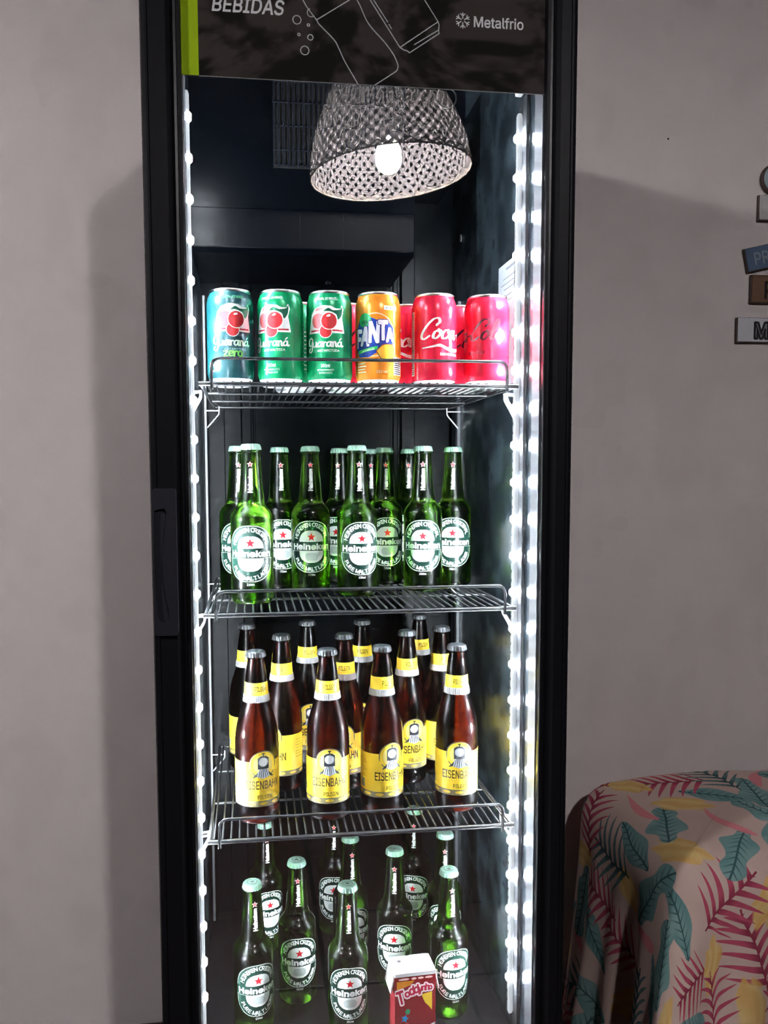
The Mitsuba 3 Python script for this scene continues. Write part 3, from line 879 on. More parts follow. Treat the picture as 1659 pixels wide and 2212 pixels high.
z = SHELF['third'] + 0.0002
for x, y, turn, lab in (
        (-0.146, 0.123, 16, 'brown beer bottle with a yellow label, leftmost of the four at the front'),
        (-0.043, 0.121, 4, 'brown beer bottle with a yellow label, second from the left at the front'),
        (0.039, 0.132, 28, 'brown beer bottle with its emblem turned right, third from left at the front'),
        (0.151, 0.125, 8, 'brown beer bottle with a yellow label, rightmost of the four at the front'),
        (-0.105, 0.238, -38, 'brown beer bottle in the middle row, label turned left, behind the two left front ones'),
        (-0.006, 0.231, -6, 'brown beer bottle in the middle row between the second and third front ones'),
        (0.098, 0.243, 22, 'brown beer bottle in the middle row between the third and the rightmost front ones'),
        (-0.160, 0.340, 14, 'brown beer bottle in the back row, half hidden behind the leftmost front one'),
        (-0.056, 0.355, 8, 'brown beer bottle in the back row above the second front one'),
        (0.039, 0.350, -4, 'brown beer bottle in the back row, neck label left above the third front one'),
        (0.161, 0.270, 26, 'brown beer bottle half hidden behind the rightmost front one'),
        (0.149, 0.390, 20, 'dimmest brown beer bottle, at the back right with only a dull neck label showing')):
    place(P_BROWN, GB, x, y, z, turn, lab, 'bottle', 'brown beer bottles on the third shelf')

# ------------------------------------------------------------------ cans
CP = [(0.0302, 0.0085), (0.0325, 0.0120), (0.0325, 0.060), (0.0325, 0.1115), (0.0320, 0.1155), (0.0306, 0.1200), (0.0288, 0.1245), (0.0280, 0.1262)]
c_r = lambda v: np.interp(v, [p[1] for p in CP], [p[0] for p in CP])
_lid = mikit.ply(lathe([(0.0280, 0.1262), (0.0286, 0.1275), (0.0289, 0.1290), (0.0284, 0.1300), (0.0274, 0.1300), (0.0266, 0.1255), (0.0, 0.1258)], 48), 'm_aluminium', smooth=40)
_base = mikit.ply(lathe([(0, 0.0090), (0.012, 0.0075), (0.0205, 0.0040), (0.0240, 0.0004), (0.0258, 0.0), (0.0275, 0.0014), (0.0292, 0.0060), (0.0302, 0.0085)], 48), 'm_can_base', smooth=40)
_tab = mikit.ply(prism(stadium(0.014, 0.023, 0.0068), 0.1262, 0.1272), 'm_aluminium')
_can_body = lathe(CP, 64)
FULL = lambda z0, z1: sbox(-0.1021, z0, 0.1021, z1)
WHT = col(236, 238, 236)


def script(strokes, w0, w1, s, ox, oy, shear=0.25):
    g = unary_union([pen(p, w0, w1) for p in strokes])
    g = affinity.skew(g, xs=math.degrees(math.atan(shear)), origin=(0, 0))
    return affinity.translate(affinity.scale(g, s, s, origin=(0, 0)), ox, oy)


def sh(glyph, dx, dy=0.0):
    return [[(x + dx, y + dy) for x, y in st] for st in glyph]


g_a = [[(0.85, 0.8), (0.5, 1.0), (0.12, 0.72), (0.02, 0.38), (0.22, 0.04), (0.52, 0.08), (0.8, 0.45), (0.87, 0.95), (0.86, 0.3), (1.02, 0.0), (1.25, 0.2)]]
g_u = [[(0, 0.95), (0.0, 0.3), (0.25, 0.0), (0.55, 0.12), (0.8, 0.5), (0.82, 0.95), (0.8, 0.3), (0.98, 0.0), (1.2, 0.2)]]
g_rr = [[(0, 0.95), (0.14, 0.5), (0.14, 0.0), (0.16, 0.5), (0.4, 0.9), (0.75, 0.88)]]
g_n = [[(0, 0.95), (0.12, 0.5), (0.12, 0.0), (0.16, 0.6), (0.45, 1.0), (0.7, 0.8), (0.7, 0.3), (0.85, 0.0), (1.1, 0.2)]]
g_G = [[(1.25, 1.55), (0.9, 1.9), (0.35, 1.7), (0.05, 1.1), (0.2, 0.5), (0.7, 0.3), (1.1, 0.7), (1.22, 1.3), (1.2, 0.2), (1.12, -0.6), (0.75, -1.05), (0.3, -0.9), (0.22, -0.45), (0.6, -0.2)]]
g_z = [[(0, 0.9), (0.75, 0.95), (0.05, 0.05), (0.85, 0.05)]]
g_e = [[(0.1, 0.45), (0.75, 0.6), (0.65, 0.95), (0.3, 0.95), (0.05, 0.5), (0.25, 0.05), (0.8, 0.15)]]
g_o = [[(0.5, 1.0), (0.1, 0.8), (0.05, 0.3), (0.4, 0.0), (0.8, 0.25), (0.82, 0.75), (0.5, 1.0)]]


def word(seq, gap=0.0):
    out, x = [], 0.0
    for g, adv in seq:
        out += sh(g, x)
        x += adv + gap
    return out, x


gua, gw_ = word([(g_G, 1.45), (g_u, 1.15), (g_a, 1.2), (g_rr, 0.85), (g_a, 1.2), (g_n, 1.1), (g_a, 1.2)])
gua_acc = [[(gw_ - 0.75, 1.35), (gw_ - 0.35, 1.7)]]
zer, zw_ = word([(g_z, 1.0), (g_e, 0.95), (g_rr, 0.9), (g_o, 0.9)])


def berries(pn, zc, body):
    """White plaque with three red fruits and a leaf."""
    red, rd2 = col(196, 48, 52), col(206, 92, 96)
    pl = Polygon([(-0.0260, -0.0165), (-0.0205, 0.0085), (-0.0150, 0.0155), (-0.004, 0.0195), (0.008, 0.0185), (0.0150, 0.0150), (0.0235, 0.0150), (0.0240, 0.0195), (0.0262, 0.0150), (0.0235, 0.004), (0.0275, -0.0165)]).buffer(0.0015).buffer(-0.0005)
    q = lambda g: affinity.translate(g, 0, zc)
    pn.ink(q(pl), WHT)
    pn.ink(q(Polygon([(-0.0235, -0.0150), (0.0255, -0.0150), (0.0250, -0.0128), (-0.0228, -0.0128)])), col(168, 40, 56))
    pn.ink(q(Polygon([(-0.0160, 0.0125), (-0.0130, 0.0165), (-0.004, 0.0182), (-0.005, 0.0140)])), rd2)
    pn.ink(q(Polygon(curve([(-0.0030, 0.0120), (0.0040, 0.0165), (0.0120, 0.0135), (0.0215, 0.0150), (0.0248, 0.0190), (0.0240, 0.0080), (0.0185, 0.0010), (0.0155, 0.0080), (0.0060, 0.0120), (-0.0030, 0.0120)], 5)).buffer(0)), col(14, 84, 60))
    for x, y, r, k in ((-0.0100, -0.0008, 0.0105, rd2), (0.0005, -0.0150, 0.0085, red), (0.0055, -0.0010, 0.0110, red)):
        pn.ink(q(Point(x, y).buffer(r + 0.0011)), WHT)
        pn.ink(q(Point(x, y).buffer(r)), k)
    pn.ink(q(affinity.rotate(ellipse(0.0048, 0.0062, 0.0030, 0.0015), 15)), WHT)


def guarana(base, dark, zero):
    pn = Print().ink(FULL(0.0085, 0.1262), base)
    pn.ink(affinity.translate(text('ORIGINAL DO BRASIL', 0.0034, True, width=0.036), 0, 0.1180), WHT if not zero else col(90, 170, 120))
    berries(pn, 0.0885, base)
    pn.ink(script(gua, 0.36, 0.24, 0.0066, -0.0285, 0.0525, 0.0), WHT if not zero else col(206, 232, 205))
    pn.ink(script(gua_acc, 0.25, 0.25, 0.0066, -0.0285, 0.0525, 0.0), WHT)
    pn.ink(affinity.translate(text('ANTARCTICA', 0.0030, True, width=0.032), 0.004, 0.0472), WHT if not zero else col(120, 170, 160))
    if zero:
        pn.ink(script(zer, 0.34, 0.22, 0.0070, -0.0125, 0.0378, 0.0), col(126, 222, 90))
        pn.ink(Point(-0.030, 0.022).buffer(0.0052).difference(Point(-0.030, 0.022).buffer(0.0032)), WHT)
        pn.ink(stroke([(-0.030, 0.0272), (-0.029, 0.0315), (-0.026, 0.0320)], 0.0018), WHT)
    else:
        pn.ink(affinity.translate(text('350ml', 0.0046, True, width=0.0135), 0.0, 0.0265), WHT)
        for zz, w in ((0.0205, 0.024), (0.0165, 0.019)):
            pn.ink(affinity.translate(text('REFRIGERANTE', 0.0024, True, width=w), 0, zz), col(200, 226, 210))
    for k in range(10):
        pn.ink(sbox(0.055, 0.030 + 0.006 * k, 0.072, 0.0320 + 0.006 * k), col(170, 200, 185))
    return pn


def fanta():
    pn = Print().ink(FULL(0.0085, 0.1262), col(236, 140, 40))
    rg = Point(0.0, 0.0700).buffer(0.0295, 32)
    pn.ink(rg.buffer(0.0006).difference(rg.buffer(-0.0006)), col(250, 226, 190))
    navy, lv = col(34, 62, 150), col(232, 234, 248)
    pn.ink(Polygon([(-0.031, 0.0480), (-0.0250, 0.0400), (-0.008, 0.0390), (0.000, 0.0440), (0.009, 0.0480), (0.0265, 0.0560), (0.0275, 0.0800), (0.018, 0.0900), (0.004, 0.0900), (-0.010, 0.0960), (-0.024, 0.0930), (-0.0310, 0.0800)]), navy)
    pn.ink(ellipse(-0.0150, 0.0905, 0.0100, 0.0098), col(40, 168, 96))
    pn.ink(ellipse(-0.0160, 0.0875, 0.0060, 0.0030), col(24, 120, 74))
    og = Polygon(curve([(0.002, 0.0475), (0.012, 0.0560), (0.027, 0.0560), (0.031, 0.0440), (0.022, 0.0345), (0.010, 0.0365), (0.002, 0.0475)], 6)).buffer(0)
    pn.ink(og, col(246, 190, 60))
    pn.ink(LineString(np.array(og.exterior.coords)).buffer(0.0006), col(120, 60, 30))
    for ch, x, zz, h, w, rot in (('F', -0.0262, 0.0655, 0.0240, 0.0095, -4), ('A', -0.0145, 0.0685, 0.0240, 0.0135, -4), ('N', -0.0010, 0.0735, 0.0270, 0.0140, -2), ('T', 0.0120, 0.0760, 0.0250, 0.0125, 0), ('A', 0.0222, 0.0700, 0.0180, 0.0120, 2)):
        g = at(text(ch, h, True, width=w).buffer(0.0010), x, zz, rot)
        pn.ink(g.buffer(0.0010), col(28, 34, 120))
        pn.ink(g, lv)
    pn.ink(Polygon([(-0.0280, 0.0440), (0.0040, 0.0500), (0.0040, 0.0545), (-0.0280, 0.0490)]), col(50, 176, 84))
    pn.ink(at(text('LARANJA', 0.0026, True, width=0.022), -0.011, 0.0490, 10), col(206, 240, 206))
    pn.ink(sbox(0.0130, 0.1040, 0.0345, 0.1100), col(226, 228, 230))
    pn.ink(affinity.translate(text('Zero Açúcar', 0.0036, True, width=0.0195), 0.0237, 0.1070), col(28, 34, 60))
    for k in range(4):
        pn.ink(sbox(-0.030, 0.0180 + 0.0040 * k, -0.013 - 0.002 * (k % 2), 0.0200 + 0.0040 * k), col(250, 220, 180))
    pn.ink(affinity.translate(text('350 ml', 0.0036, True, width=0.0165), 0.0100, 0.0190), col(250, 220, 180))
    pn.ink(sbox(0.0290, 0.0150, 0.0480, 0.0400), col(226, 228, 226))
    for k in range(8):
        pn.ink(sbox(0.0305, 0.0165 + 0.0029 * k, 0.0465, 0.0178 + 0.0029 * k), col(60, 60, 64))
    return pn


c_C = [[(1.75, 1.55), (2.05, 1.95), (1.75, 2.35), (1.15, 2.15), (0.45, 1.25), (0.15, 0.35), (0.55, -0.05), (1.15, 0.3)]]
c_o = [[(0.55, 1.0), (0.15, 0.7), (0.08, 0.2), (0.42, 0.0), (0.8, 0.4), (0.85, 0.85), (0.55, 1.0), (0.75, 0.75), (1.2, 0.8)]]
c_c = [[(0.8, 0.75), (0.75, 1.0), (0.4, 0.95), (0.1, 0.5), (0.2, 0.05), (0.6, 0.05), (1.1, 0.5)]]
c_l = [[(0.1, 0.4), (0.75, 1.5), (0.85, 2.2), (0.6, 2.25), (0.3, 1.3), (0.2, 0.3), (0.45, 0.0), (0.9, 0.4)]]
coca, cw = word([(c_C, 1.55), (c_o, 1.05), (c_c, 0.95), (g_a, 1.2)])
cola, cw2 = word([(c_C, 1.45), (c_o, 0.95), (c_l, 0.8), (g_a, 1.2)])
hy = [[(0, 0.5), (0.45, 0.6)]]


def coke(ink_, black):
    pn = Print().ink(FULL(0.0085, 0.1262), col(214, 28, 58))
    s = 0.0120
    g = unary_union([script(coca, 0.36, 0.15, s, -0.0480, 0.0660, 0.22), script(hy, 0.2, 0.2, s, 0.0105, 0.0660, 0.22), script(cola, 0.36, 0.15, s, 0.0170, 0.0660, 0.22)])
    pn.ink(g, ink_)
    if not black:
        pn.ink(Polygon(np.vstack([curve([(-0.0440, 0.0535), (-0.030, 0.0560), (-0.018, 0.0585), (-0.006, 0.0545), (0.008, 0.0530), (0.030, 0.0555)], 6), curve([(0.030, 0.0540), (0.008, 0.0480), (-0.006, 0.0495), (-0.018, 0.0545), (-0.030, 0.0535), (-0.0440, 0.0520)], 6)])).buffer(0), ink_)
        pn.ink(affinity.translate(text('SABOR ORIGINAL', 0.0036, True, width=0.036), 0.0, 0.0445), WHT)
    else:
        pn.ink(affinity.translate(text('SEM AÇÚCAR', 0.0036, True, width=0.026), 0.028, 0.0480), ink_)
    pn.ink(affinity.translate(affinity.rotate(text('REFRIGERANTE DE COLA', 0.0034, True, width=0.042), 90, origin=(0, 0)), -0.0530, 0.0260), col(244, 190, 200))
    pn.ink(sbox(-0.0700, 0.0160, -0.0600, 0.1060), col(206, 206, 206))
    for k in range(30):
        pn.ink(sbox(-0.0690, 0.0180 + 0.0029 * k, -0.0612, 0.0192 + 0.0029 * k), col(110, 108, 110))
    return pn


def can_parts(pn):
    m, c = pn.mesh(around(c_r, 0.0, 0.0325), 0.0034, 0.008)
    return {'body': mikit.ply(m, 'm_can', smooth=True, color=c), 'lid': _lid, 'pull_tab': _tab, 'base': _base}


ZERO = can_parts(guarana(col(5, 46, 50), None, True))
GUA = can_parts(guarana(col(0, 132, 82), None, False))
FAN = can_parts(fanta())
COK = can_parts(coke(WHT, False))
COZ = can_parts(coke(col(58, 12, 24), True))
z = SHELF['first'] + 0.0002
CG = 'soda cans on the top shelf'
for parts, x, y, turn, lab in (
        (ZERO, -0.1750, 0.130, 5, 'dark teal soda can with red fruits and green lettering, furthest left on the top shelf'),
        (GUA, -0.1050, 0.130, -24, 'bright green soda can with red fruits, right beside the dark teal can'),
        (GUA, -0.0360, 0.130, -10, 'bright green soda can with red fruits, left of the orange can'),
        (FAN, 0.0340, 0.130, -8, 'orange soda can with a blue and white logo'),
        (COK, 0.1160, 0.130, 47, 'red soda can with white script, at the front right of the orange can'),
        (COZ, 0.1940, 0.130, -76, 'red soda can with black script, furthest right beside the light strip'),
        (COK, 0.0900, 0.2100, 16, 'red soda can, a strip showing between the orange can and the white script can'),
        (COZ, 0.1720, 0.2100, -50, 'red soda can showing in the gap between the two front red cans'),
        (GUA, -0.0820, 0.2080, -70, 'green soda can showing in the gap behind the two bright green front cans'),
        (COZ, -0.0060, 0.2100, 90, 'red soda can, a dark sliver between the second bright green can and the orange can')):
    place(parts, 'soda_can', x, y, z, turn, lab, 'can', CG)

# ------------------------------------------------------------------ chocolate drink carton
cx, cy, cz, cw_, cd_, ch_ = 0.0800, 0.1080, ZF + 0.0006, 0.0620, 0.0420, 0.1060
ct = thing('drink_carton', 'small maroon chocolate drink carton with a white folded top, on the bottom level', 'carton')
CM = T().translate([cx, cy, cz]).rotate([0, 0, 1], 3)
pc = Print()
hw = cw_ / 2
pc.ink(sbox(-hw, 0, hw, ch_), col(138, 30, 36))
pc.ink(Polygon([(-hw, ch_ - 0.006), (-0.001, ch_ - 0.006), (-0.008, ch_ - 0.013), (-0.020, ch_ - 0.016), (-0.026, ch_ - 0.022), (-hw, ch_ - 0.024)]), col(226, 146, 44))
pc.ink(Polygon([(0.010, ch_ - 0.029), (hw - 0.003, ch_ - 0.026), (hw - 0.003, ch_ - 0.055), (0.024, ch_ - 0.050), (0.016, ch_ - 0.042)]), col(236, 200, 60))
for k, (a, b) in enumerate(((-0.028, -0.010), (-0.007, 0.002), (0.004, 0.014), (0.016, 0.029))):
    pc.ink(ellipse((a + b) / 2, ch_ - 0.0032, (b - a) / 2, 0.0017), col(244, 210, 200))
tg = []
for k, ch in enumerate('Toddynho'):
    hh = (0.0200, 0.0105, 0.0130, 0.0125, 0.0112, 0.0086, 0.0095, 0.0080)[k]
    ww = (0.0120, 0.0085, 0.0085, 0.0085, 0.0075, 0.0062, 0.0062, 0.0060)[k]
    xx = (-0.0245, -0.0135, -0.0062, 0.0015, 0.0082, 0.0140, 0.0200, 0.0255)[k]
    yy = (-0.0310, -0.0255, -0.0215, -0.0195, -0.0195, -0.0185, -0.0180, -0.0185)[k]
    tg.append(at(text(ch, hh, True, width=ww).buffer(0.0004), xx, ch_ + yy, 14 - 2.5 * k))
tg = unary_union(tg)
pc.ink(tg.buffer(0.0024), col(250, 222, 226))
pc.ink(tg, col(186, 34, 70))
pc.ink(star(-0.0175, ch_ - 0.0640, 0.0068, 0.5, 0.3), col(40, 140, 196))
pc.ink(Point(-0.0125, ch_ - 0.0535).buffer(0.0042), col(60, 158, 110))
pc.ink(stadium(0.008, 0.007, 0.0025) if False else affinity.translate(stadium(0.008, 0.007, 0.0025), -0.0145, ch_ - 0.0745), col(196, 66, 72))
pc.ink(Polygon([(-0.028, ch_ - 0.090), (-0.005, ch_ - 0.079), (-0.005, ch_ - 0.094), (-0.028, ch_ - 0.100)]), col(244, 214, 214))
pc.ink(Polygon([(0.022, ch_ - 0.078), (0.033, ch_ - 0.074), (0.033, ch_ - 0.092), (0.024, ch_ - 0.090)]), col(236, 226, 226))
pc.inks = [(affinity.scale(g, 0.91, 1.0, origin=(0, 0)).intersection(sbox(-hw, 0, hw, ch_)), k) for g, k in pc.inks[1:]]
pc.inks.insert(0, (sbox(-hw, 0, hw, ch_).difference(unary_union([g for g, _ in pc.inks])), col(138, 30, 36)))
pm, pcol = pc.mesh(flat_xz(-cd_ / 2 - 0.0002), 0.05, 0.05)
mat('m_carton', pr((0.22, 0.018, 0.024), 0.4))
add('body', rbx(-hw, hw, -cd_ / 2, cd_ / 2, 0, ch_, 0.0008), 'm_carton', parent=ct, to_world=CM)
add('front_print', pm, 'm_paper', parent=ct, to_world=CM, color=pcol, label='printed front with pink-edged lettering')
add('top_flap', rbx(-hw - 0.0006, hw + 0.0006, -cd_ / 2 - 0.0008, cd_ / 2 + 0.0006, ch_, ch_ + 0.0075, 0.0012), 'm_white_plastic', parent=ct, to_world=CM, label='white folded top')
for sx in (-1, 1):
    ear = Polygon([(sx * (hw + 0.0004), ch_ + 0.006), (sx * (hw + 0.0065), ch_ - 0.0240), (sx * (hw + 0.0050), ch_ - 0.0250), (sx * (hw + 0.0004), ch_ - 0.004)])
    em_ = prism(shapely.geometry.polygon.orient(ear), -0.019, 0.019)
    em_.apply_transform(np.array([[1, 0, 0, 0], [0, 0, 1, -0.0], [0, 1, 0, 0], [0, 0, 0, 1.0]]))
    em_.fix_normals()
    add('side_flap', em_, 'm_white_plastic', parent=ct, to_world=CM)
add('fold_pad', rbx(-hw + 0.002, -0.008, -0.004, 0.014, ch_ + 0.0075, ch_ + 0.0095, 0.0008), 'm_white_plastic', parent=ct, to_world=CM)
add('fold_pad', rbx(-0.001, hw - 0.004, -0.004, 0.018, ch_ + 0.0075, ch_ + 0.0100, 0.0008), 'm_white_plastic', parent=ct, to_world=CM)
add('straw_hole', moved(lathe([(0, 0.0004), (0.0028, 0.0004), (0.003, 0), (0, 0)], 16), (-0.019, 0.004, ch_ + 0.0095)), 'm_rail', parent=ct, to_world=CM)

# ------------------------------------------------------------------ wall plaques at the right
mat('m_wood_brown', pr(proc(lambda p, n, uv: mix((0.10, 0.050, 0.025), (0.17, 0.090, 0.045), fbm(p.x * 6, p.z * 70, 0.0, 3))), 0.55))
mat('m_plaque_grey', pr((0.40, 0.39, 0.39), 0.5))
mat('m_plaque_white', pr((0.52, 0.52, 0.56), 0.5))
mat('m_plaque_blue', pr((0.075, 0.12, 0.20), 0.5))
mat('m_plaque_round', pr((0.26, 0.34, 0.38), 0.5))
mat('m_plaque_edge', pr((0.05, 0.032, 0.026), 0.6))
mat('m_ink', pr(VC, 0.6))


def plaque(key_label, x0, x1, z0, z1, face, tilt=0.0, letters=None, lc=None, edge=None):
    t = thing('wall_plaque', key_label, 'sign', 'little signs on the wall')
    cxp, czp = x0, (z0 + z1) / 2
    M = T().translate([cxp, WALL_Y, E + czp]).rotate([0, 1, 0], -tilt)
    w, h = x1 - x0, z1 - z0
    add('board', rbx(0, w, -0.008, -0.001, -h / 2, h / 2, 0.001), 'm_plaque_edge', parent=t, to_world=M)
    add('face', rbx(0.0025, w, -0.0095, -0.0075, -h / 2 + 0.002, h / 2 - 0.001, 0.0006), face, parent=t, to_world=M)
    if letters:
        pq = Print()
        for g, c in letters:
            pq.ink(g, c)
        m, c = pq.mesh(flat_xz(-0.0098), 0.05, 0.05)
        add('lettering', m, 'm_ink', parent=t, to_world=M, color=c)


g1 = affinity.translate(text('PRE', 0.024, True, width=0.050, center=False), 0.016, -0.012)
plaque('blue wooden plaque hung askew with pale lettering', 0.8715, 1.10, 0.408, 0.457, 'm_plaque_blue', 13.0, [(g1, col(120, 130, 140))])
g2 = affinity.translate(text('P', 0.034, True, width=0.022, center=False), 0.026, -0.019)
plaque('brown wooden plaque with a black letter, below the blue one', 0.8848, 1.12, 0.3475, 0.4055, 'm_wood_brown', 0.0, [(g2, col(16, 12, 10))])
g3 = affinity.translate(text('M', 0.030, True, width=0.028, center=False), 0.037, -0.016)
plaque('white wooden plaque with a black-edged letter, lowest of the little signs', 0.8560, 1.12, 0.2665, 0.3180, 'm_plaque_white', 0.0, [(g3.buffer(0.003), col(14, 14, 16)), (g3.buffer(-0.0016), col(120, 120, 126))])
plaque('plain grey plaque below the round one', 0.8960, 1.10, 0.5150, 0.5665, 'm_plaque_grey')
t = thing('wall_plaque', 'round grey-blue plaque at the top of the little signs', 'sign', 'little signs on the wall')
RY = trimesh.transformations.rotation_matrix(math.pi / 2, (1, 0, 0))
add('board', moved(lathe([(0, 0), (0.030, 0), (0.031, 0.002), (0.031, 0.009), (0.030, 0.010), (0, 0.010)], 48), (0.931, WALL_Y - 0.001, E + 0.599), rot=RY), 'm_plaque_edge', parent=t)
add('face', moved(lathe([(0, 0), (0.0275, 0), (0.0275, 0.002), (0, 0.002)], 48), (0.932, WALL_Y - 0.0105, E + 0.5995), rot=RY), 'm_plaque_round', parent=t)
add('nail_mark', moved(lathe([(0, 0), (0.0018, 0), (0.0012, 0.001), (0, 0.0012)], 8), (0.700, WALL_Y - 0.0002, E + 0.672), rot=RY), 'm_hole', parent='wall_back')

# ------------------------------------------------------------------ sofa under a printed throw
MOTIFS = []
_rs = random.Random(5)
_kinds = ['red', 'teal', 'yellow', 'dark', 'leafy', 'red', 'pinkb', 'teal', 'yellow', 'leafy']
_grid = [(i, j) for j in range(7) for i in range(7)]
for k, (i, j) in enumerate(_grid):
    MOTIFS.append((_kinds[(k * 3 + j) % 10], 0.09 * i + 0.045 * (j % 2) + _rs.uniform(-0.015, 0.015), 0.09 * j + _rs.uniform(-0.015, 0.015), _rs.uniform(-2.6, 2.6) if k % 3 else _rs.uniform(-0.5, 0.5), _rs.uniform(1.05, 1.35)))
PER = 0.63


def throw_fn(p, n, uv):
    u, v = mi.Float(uv.x), mi.Float(uv.y)
    w = 0.010 * (noise(u * 18, v * 18) - 0.5)
    c = mix((0.45, 0.325, 0.295), (0.53, 0.395, 0.345), fbm(u * 9, v * 9, 0.0, 2))
    for kind, mx, my, rot, s in MOTIFS:
        dx = u - mx + w
        dy = v - my
        dx = dx - PER * dr.round(dx / PER)
        dy = dy - PER * dr.round(dy / PER)
        cs, sn = math.cos(rot), math.sin(rot)
        x = (dx * cs + dy * sn) / s
        y = (-dx * sn + dy * cs) / s
        ax = dr.abs(x)
        if kind in ('red', 'dark'):
            L, wid = 0.115, 0.052
            y0 = y - 0.75 * ax + 3.5 * ax * ax + 0.055
            ph = y0 / 0.0165 + dr.select(x < 0, 0.0, 0.45)
            fr_ = dr.abs(ph - dr.floor(ph) - 0.5)
            ln = wid * dr.sqrt(dr.clip(1 - dr.square((y0 - 0.035) / 0.062), 0, 1))
            th = 0.34 * dr.clip(1 - ax / dr.maximum(ln, 1e-4), 0, 1) ** 0.6
            leaf = smoothstep(0.0, 0.06, th - fr_) * dr.select((y0 > 0) & (y0 < L * 0.86), 1.0, 0.0)
            stem = smoothstep(0.0018, 0.0009, ax) * dr.select((y > -0.060) & (y < 0.050), 1.0, 0.0)
            m = dr.maximum(leaf, stem)
            a, b = ((0.42, 0.07, 0.12), (0.20, 0.028, 0.05)) if kind == 'red' else ((0.10, 0.17, 0.17), (0.022, 0.055, 0.065))
            c = mix(c, mix(a, b, smoothstep(0.015, 0.0, ax) * 0.7 + 0.3 * noise(u * 90, v * 90)), m)
        elif kind in ('teal', 'leafy'):
            L = 0.060
            t = dr.clip((y + L) / (2 * L), 0, 1)
            lob = 0.78 + 0.22 * dr.cos((y + 0.6 * ax) / (0.010 if kind == 'leafy' else 0.016))
            wid = (0.026 if kind == 'teal' else 0.032) * dr.sqrt(t * (1 - t) * 4) * lob
            m = smoothstep(0.0, 0.0022, wid - ax) * dr.select(dr.abs(y) < L, 1.0, 0.0)
            ve = dr.abs((y - 0.9 * ax) / 0.013 - dr.floor((y - 0.9 * ax) / 0.013) - 0.5)
            vein = dr.maximum(smoothstep(0.16, 0.05, ve) * smoothstep(0.020, 0.0, ax), smoothstep(0.0022, 0.0010, ax))
            c = mix(c, mix(mix((0.10, 0.215, 0.215), (0.19, 0.30, 0.29), noise(u * 40, v * 40)), (0.020, 0.060, 0.070), 0.85 * vein), m)
        elif kind == 'yellow':
            q = dr.square(x / 0.024) + dr.square((y + 6 * x * x) / 0.045)
            st = 0.5 + 0.5 * dr.cos(x / 0.0030 + 8 * noise(u * 30, v * 30))
            m = smoothstep(1.0, 0.75, q + 0.35 * st)
            c = mix(c, mix((0.56, 0.34, 0.09), (0.60, 0.43, 0.15), st), 0.85 * m)
        else:
            t = dr.clip((y + 0.055) / 0.11, 0, 1)
            m = smoothstep(0.0, 0.002, 0.012 * dr.sqrt(t * (1 - t) * 4) * (1.2 - t) - dr.abs(x - 4 * y * y)) * dr.select(dr.abs(y) < 0.055, 1.0, 0.0)
            c = mix(c, (0.58, 0.17, 0.20), 0.85 * m)
    return c * 1.0


mat('m_throw', {'type': 'bumpmap', 'arbitrary': proc(lambda p, n, uv: noise(uv.x * 900, uv.y * 900), 4e-4), 'scale': 0.0003, 'bsdf': pr(proc(throw_fn), 0.9, spec=0.2)})
FX0, FX1, FY0, FY1, FR, FZ = 0.500, 1.560, 0.115, 0.545, 0.075, 0.500


def footprint(n):
    """Points and outward normals around a rounded rectangle, starting in the middle of the right side and running by way of the back."""
    rect = sbox(FX0 + FR, FY0 + FR, FX1 - FR, FY1 - FR).buffer(FR, 32)
    ln = LineString(list(rect.exterior.coords))
    s = np.linspace(0, ln.length, n + 1)[:-1]
    p = np.array([ln.interpolate(a).coords[0] for a in s])
    q = np.array([ln.interpolate((a + 1e-3) % ln.length).coords[0] for a in s])
    t = q - p
    t /= np.linalg.norm(t, axis=1, keepdims=True)
    nn = np.stack([t[:, 1], -t[:, 0]], 1)
    c = np.array([(FX0 + FX1) / 2, (FY0 + FY1) / 2])
    nn[((p - c) * nn).sum(1) < 0] *= -1
    return p, nn, s


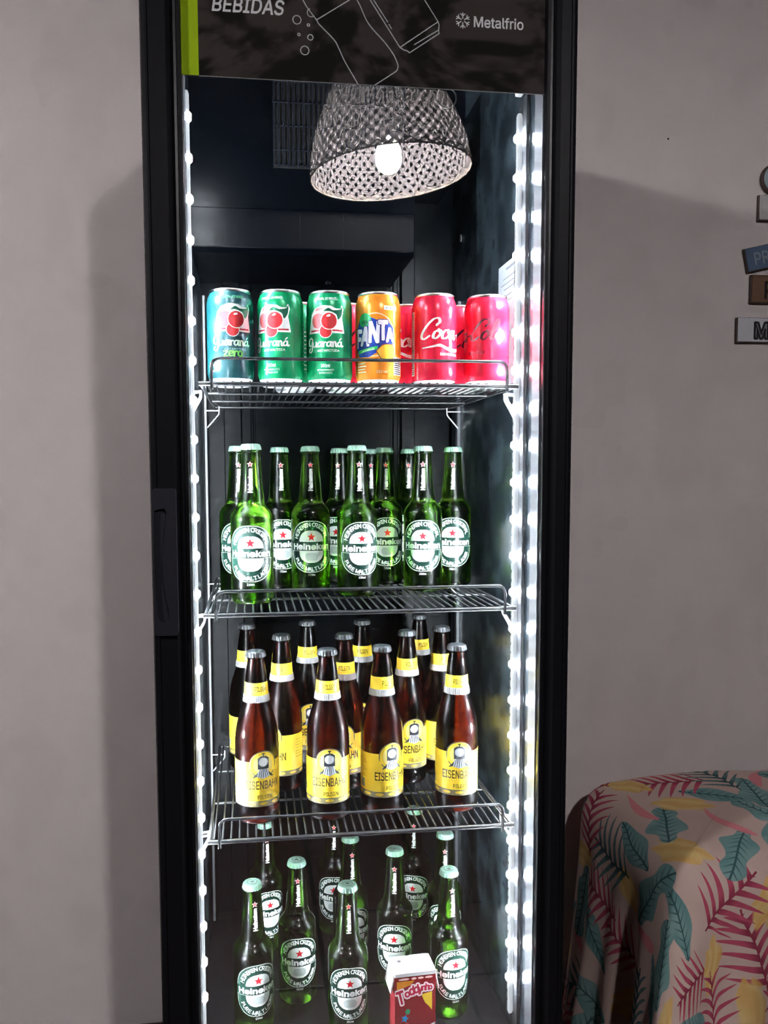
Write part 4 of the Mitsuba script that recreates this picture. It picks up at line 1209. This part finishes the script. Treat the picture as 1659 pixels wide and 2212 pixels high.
NP = 900
fp, fn_, fs = footprint(NP)
rs = np.random.default_rng(3)
er = 0.075
rings, V, UV = [], [], []
inner = np.stack([np.clip(fp[:, 0], FX0 + 0.21, FX1 - 0.21), np.full(NP, (FY0 + FY1) / 2)], 1)
for t in np.linspace(0.0, 1.0, 40):
    p = inner + (fp - fn_ * er - inner) * t
    zz = FZ + 0.010 * np.sin(3 * p[:, 0] + 1.0) + 0.006 * (meshkit.noise(np.c_[p * 9, np.zeros(NP)]) - 0.5) + 0.012 * (p[:, 0] - 0.7) - 0.032 * np.exp(-np.maximum(p[:, 0] - FX0, 0) / 0.09)
    V.append(np.c_[p, zz]), UV.append(p.copy())
zz0 = V[-1][:, 2]
for a in np.linspace(0, math.pi / 2, 9)[1:]:
    p = fp - fn_ * er * (1 - math.sin(a))
    V.append(np.c_[p, zz0 - er * (1 - math.cos(a))]), UV.append(fp - fn_ * er + fn_ * er * a)
left = np.clip((0.75 - fp[:, 0]) / 0.2, 0, 1)
corner = np.exp(-(np.hypot(fp[:, 0] - (FX0 + 0.02), fp[:, 1] - (FY0 + 0.02)) / 0.05) ** 2)
for d in np.linspace(0, FZ - er - 0.012, 60)[1:]:
    k = d / (FZ - er)
    sp = fs
    fold = 0.020 * k * np.sin(sp * 31 + 2.2 * np.sin(sp * 7)) + 0.012 * k * np.sin(sp * 67 + 1.0) + 0.02 * k * (meshkit.noise(np.c_[sp * 12, np.full(NP, k * 2), np.zeros(NP)]) - 0.5)
    fold += corner * k * (0.045 - 0.05 * np.cos(sp * 55)) + 0.030 * k
    p = fp + fn_ * fold[:, None]
    p[:, 1] = np.minimum(p[:, 1], WALL_Y - 0.004)
    V.append(np.c_[p, zz0 - er - d]), UV.append(fp - fn_ * er + fn_ * (er * math.pi / 2 + d))
nr = len(V)
V, UV = np.vstack(V), np.vstack(UV)
F = []
for i in range(nr - 1):
    a = np.arange(NP) + i * NP
    b = np.roll(np.arange(NP), -1) + i * NP
    F += [np.stack([a, a + NP, b + NP], 1), np.stack([a, b + NP, b], 1)]
F = np.vstack(F)
cv = trimesh.Trimesh(V, F, process=False)
if (cv.face_normals[: NP * 10, 2]).mean() < 0:
    F = F[:, ::-1]
    cv = trimesh.Trimesh(V, F, process=False)
so = thing('sofa', 'sofa under a pale pink throw printed with tropical leaves, right of the fridge', 'sofa')
add('throw', cv, 'm_throw', parent=so, smooth=True, uv=UV, label='pale pink throw with red, teal and yellow leaf print')
add('body', rbx(FX0 + 0.035, FX1 - 0.035, FY0 + 0.035, FY1 - 0.035, 0.05, FZ - 0.055, 0.02), 'm_fabric_core', parent=so)
for x in (FX0 + 0.09, FX1 - 0.09):
    for y in (FY0 + 0.09, FY1 - 0.09):
        add('leg', moved(lathe([(0, 0), (0.018, 0), (0.024, 0.05), (0, 0.05)], 16), (x, y, 0)), 'm_wood_brown', parent=so)
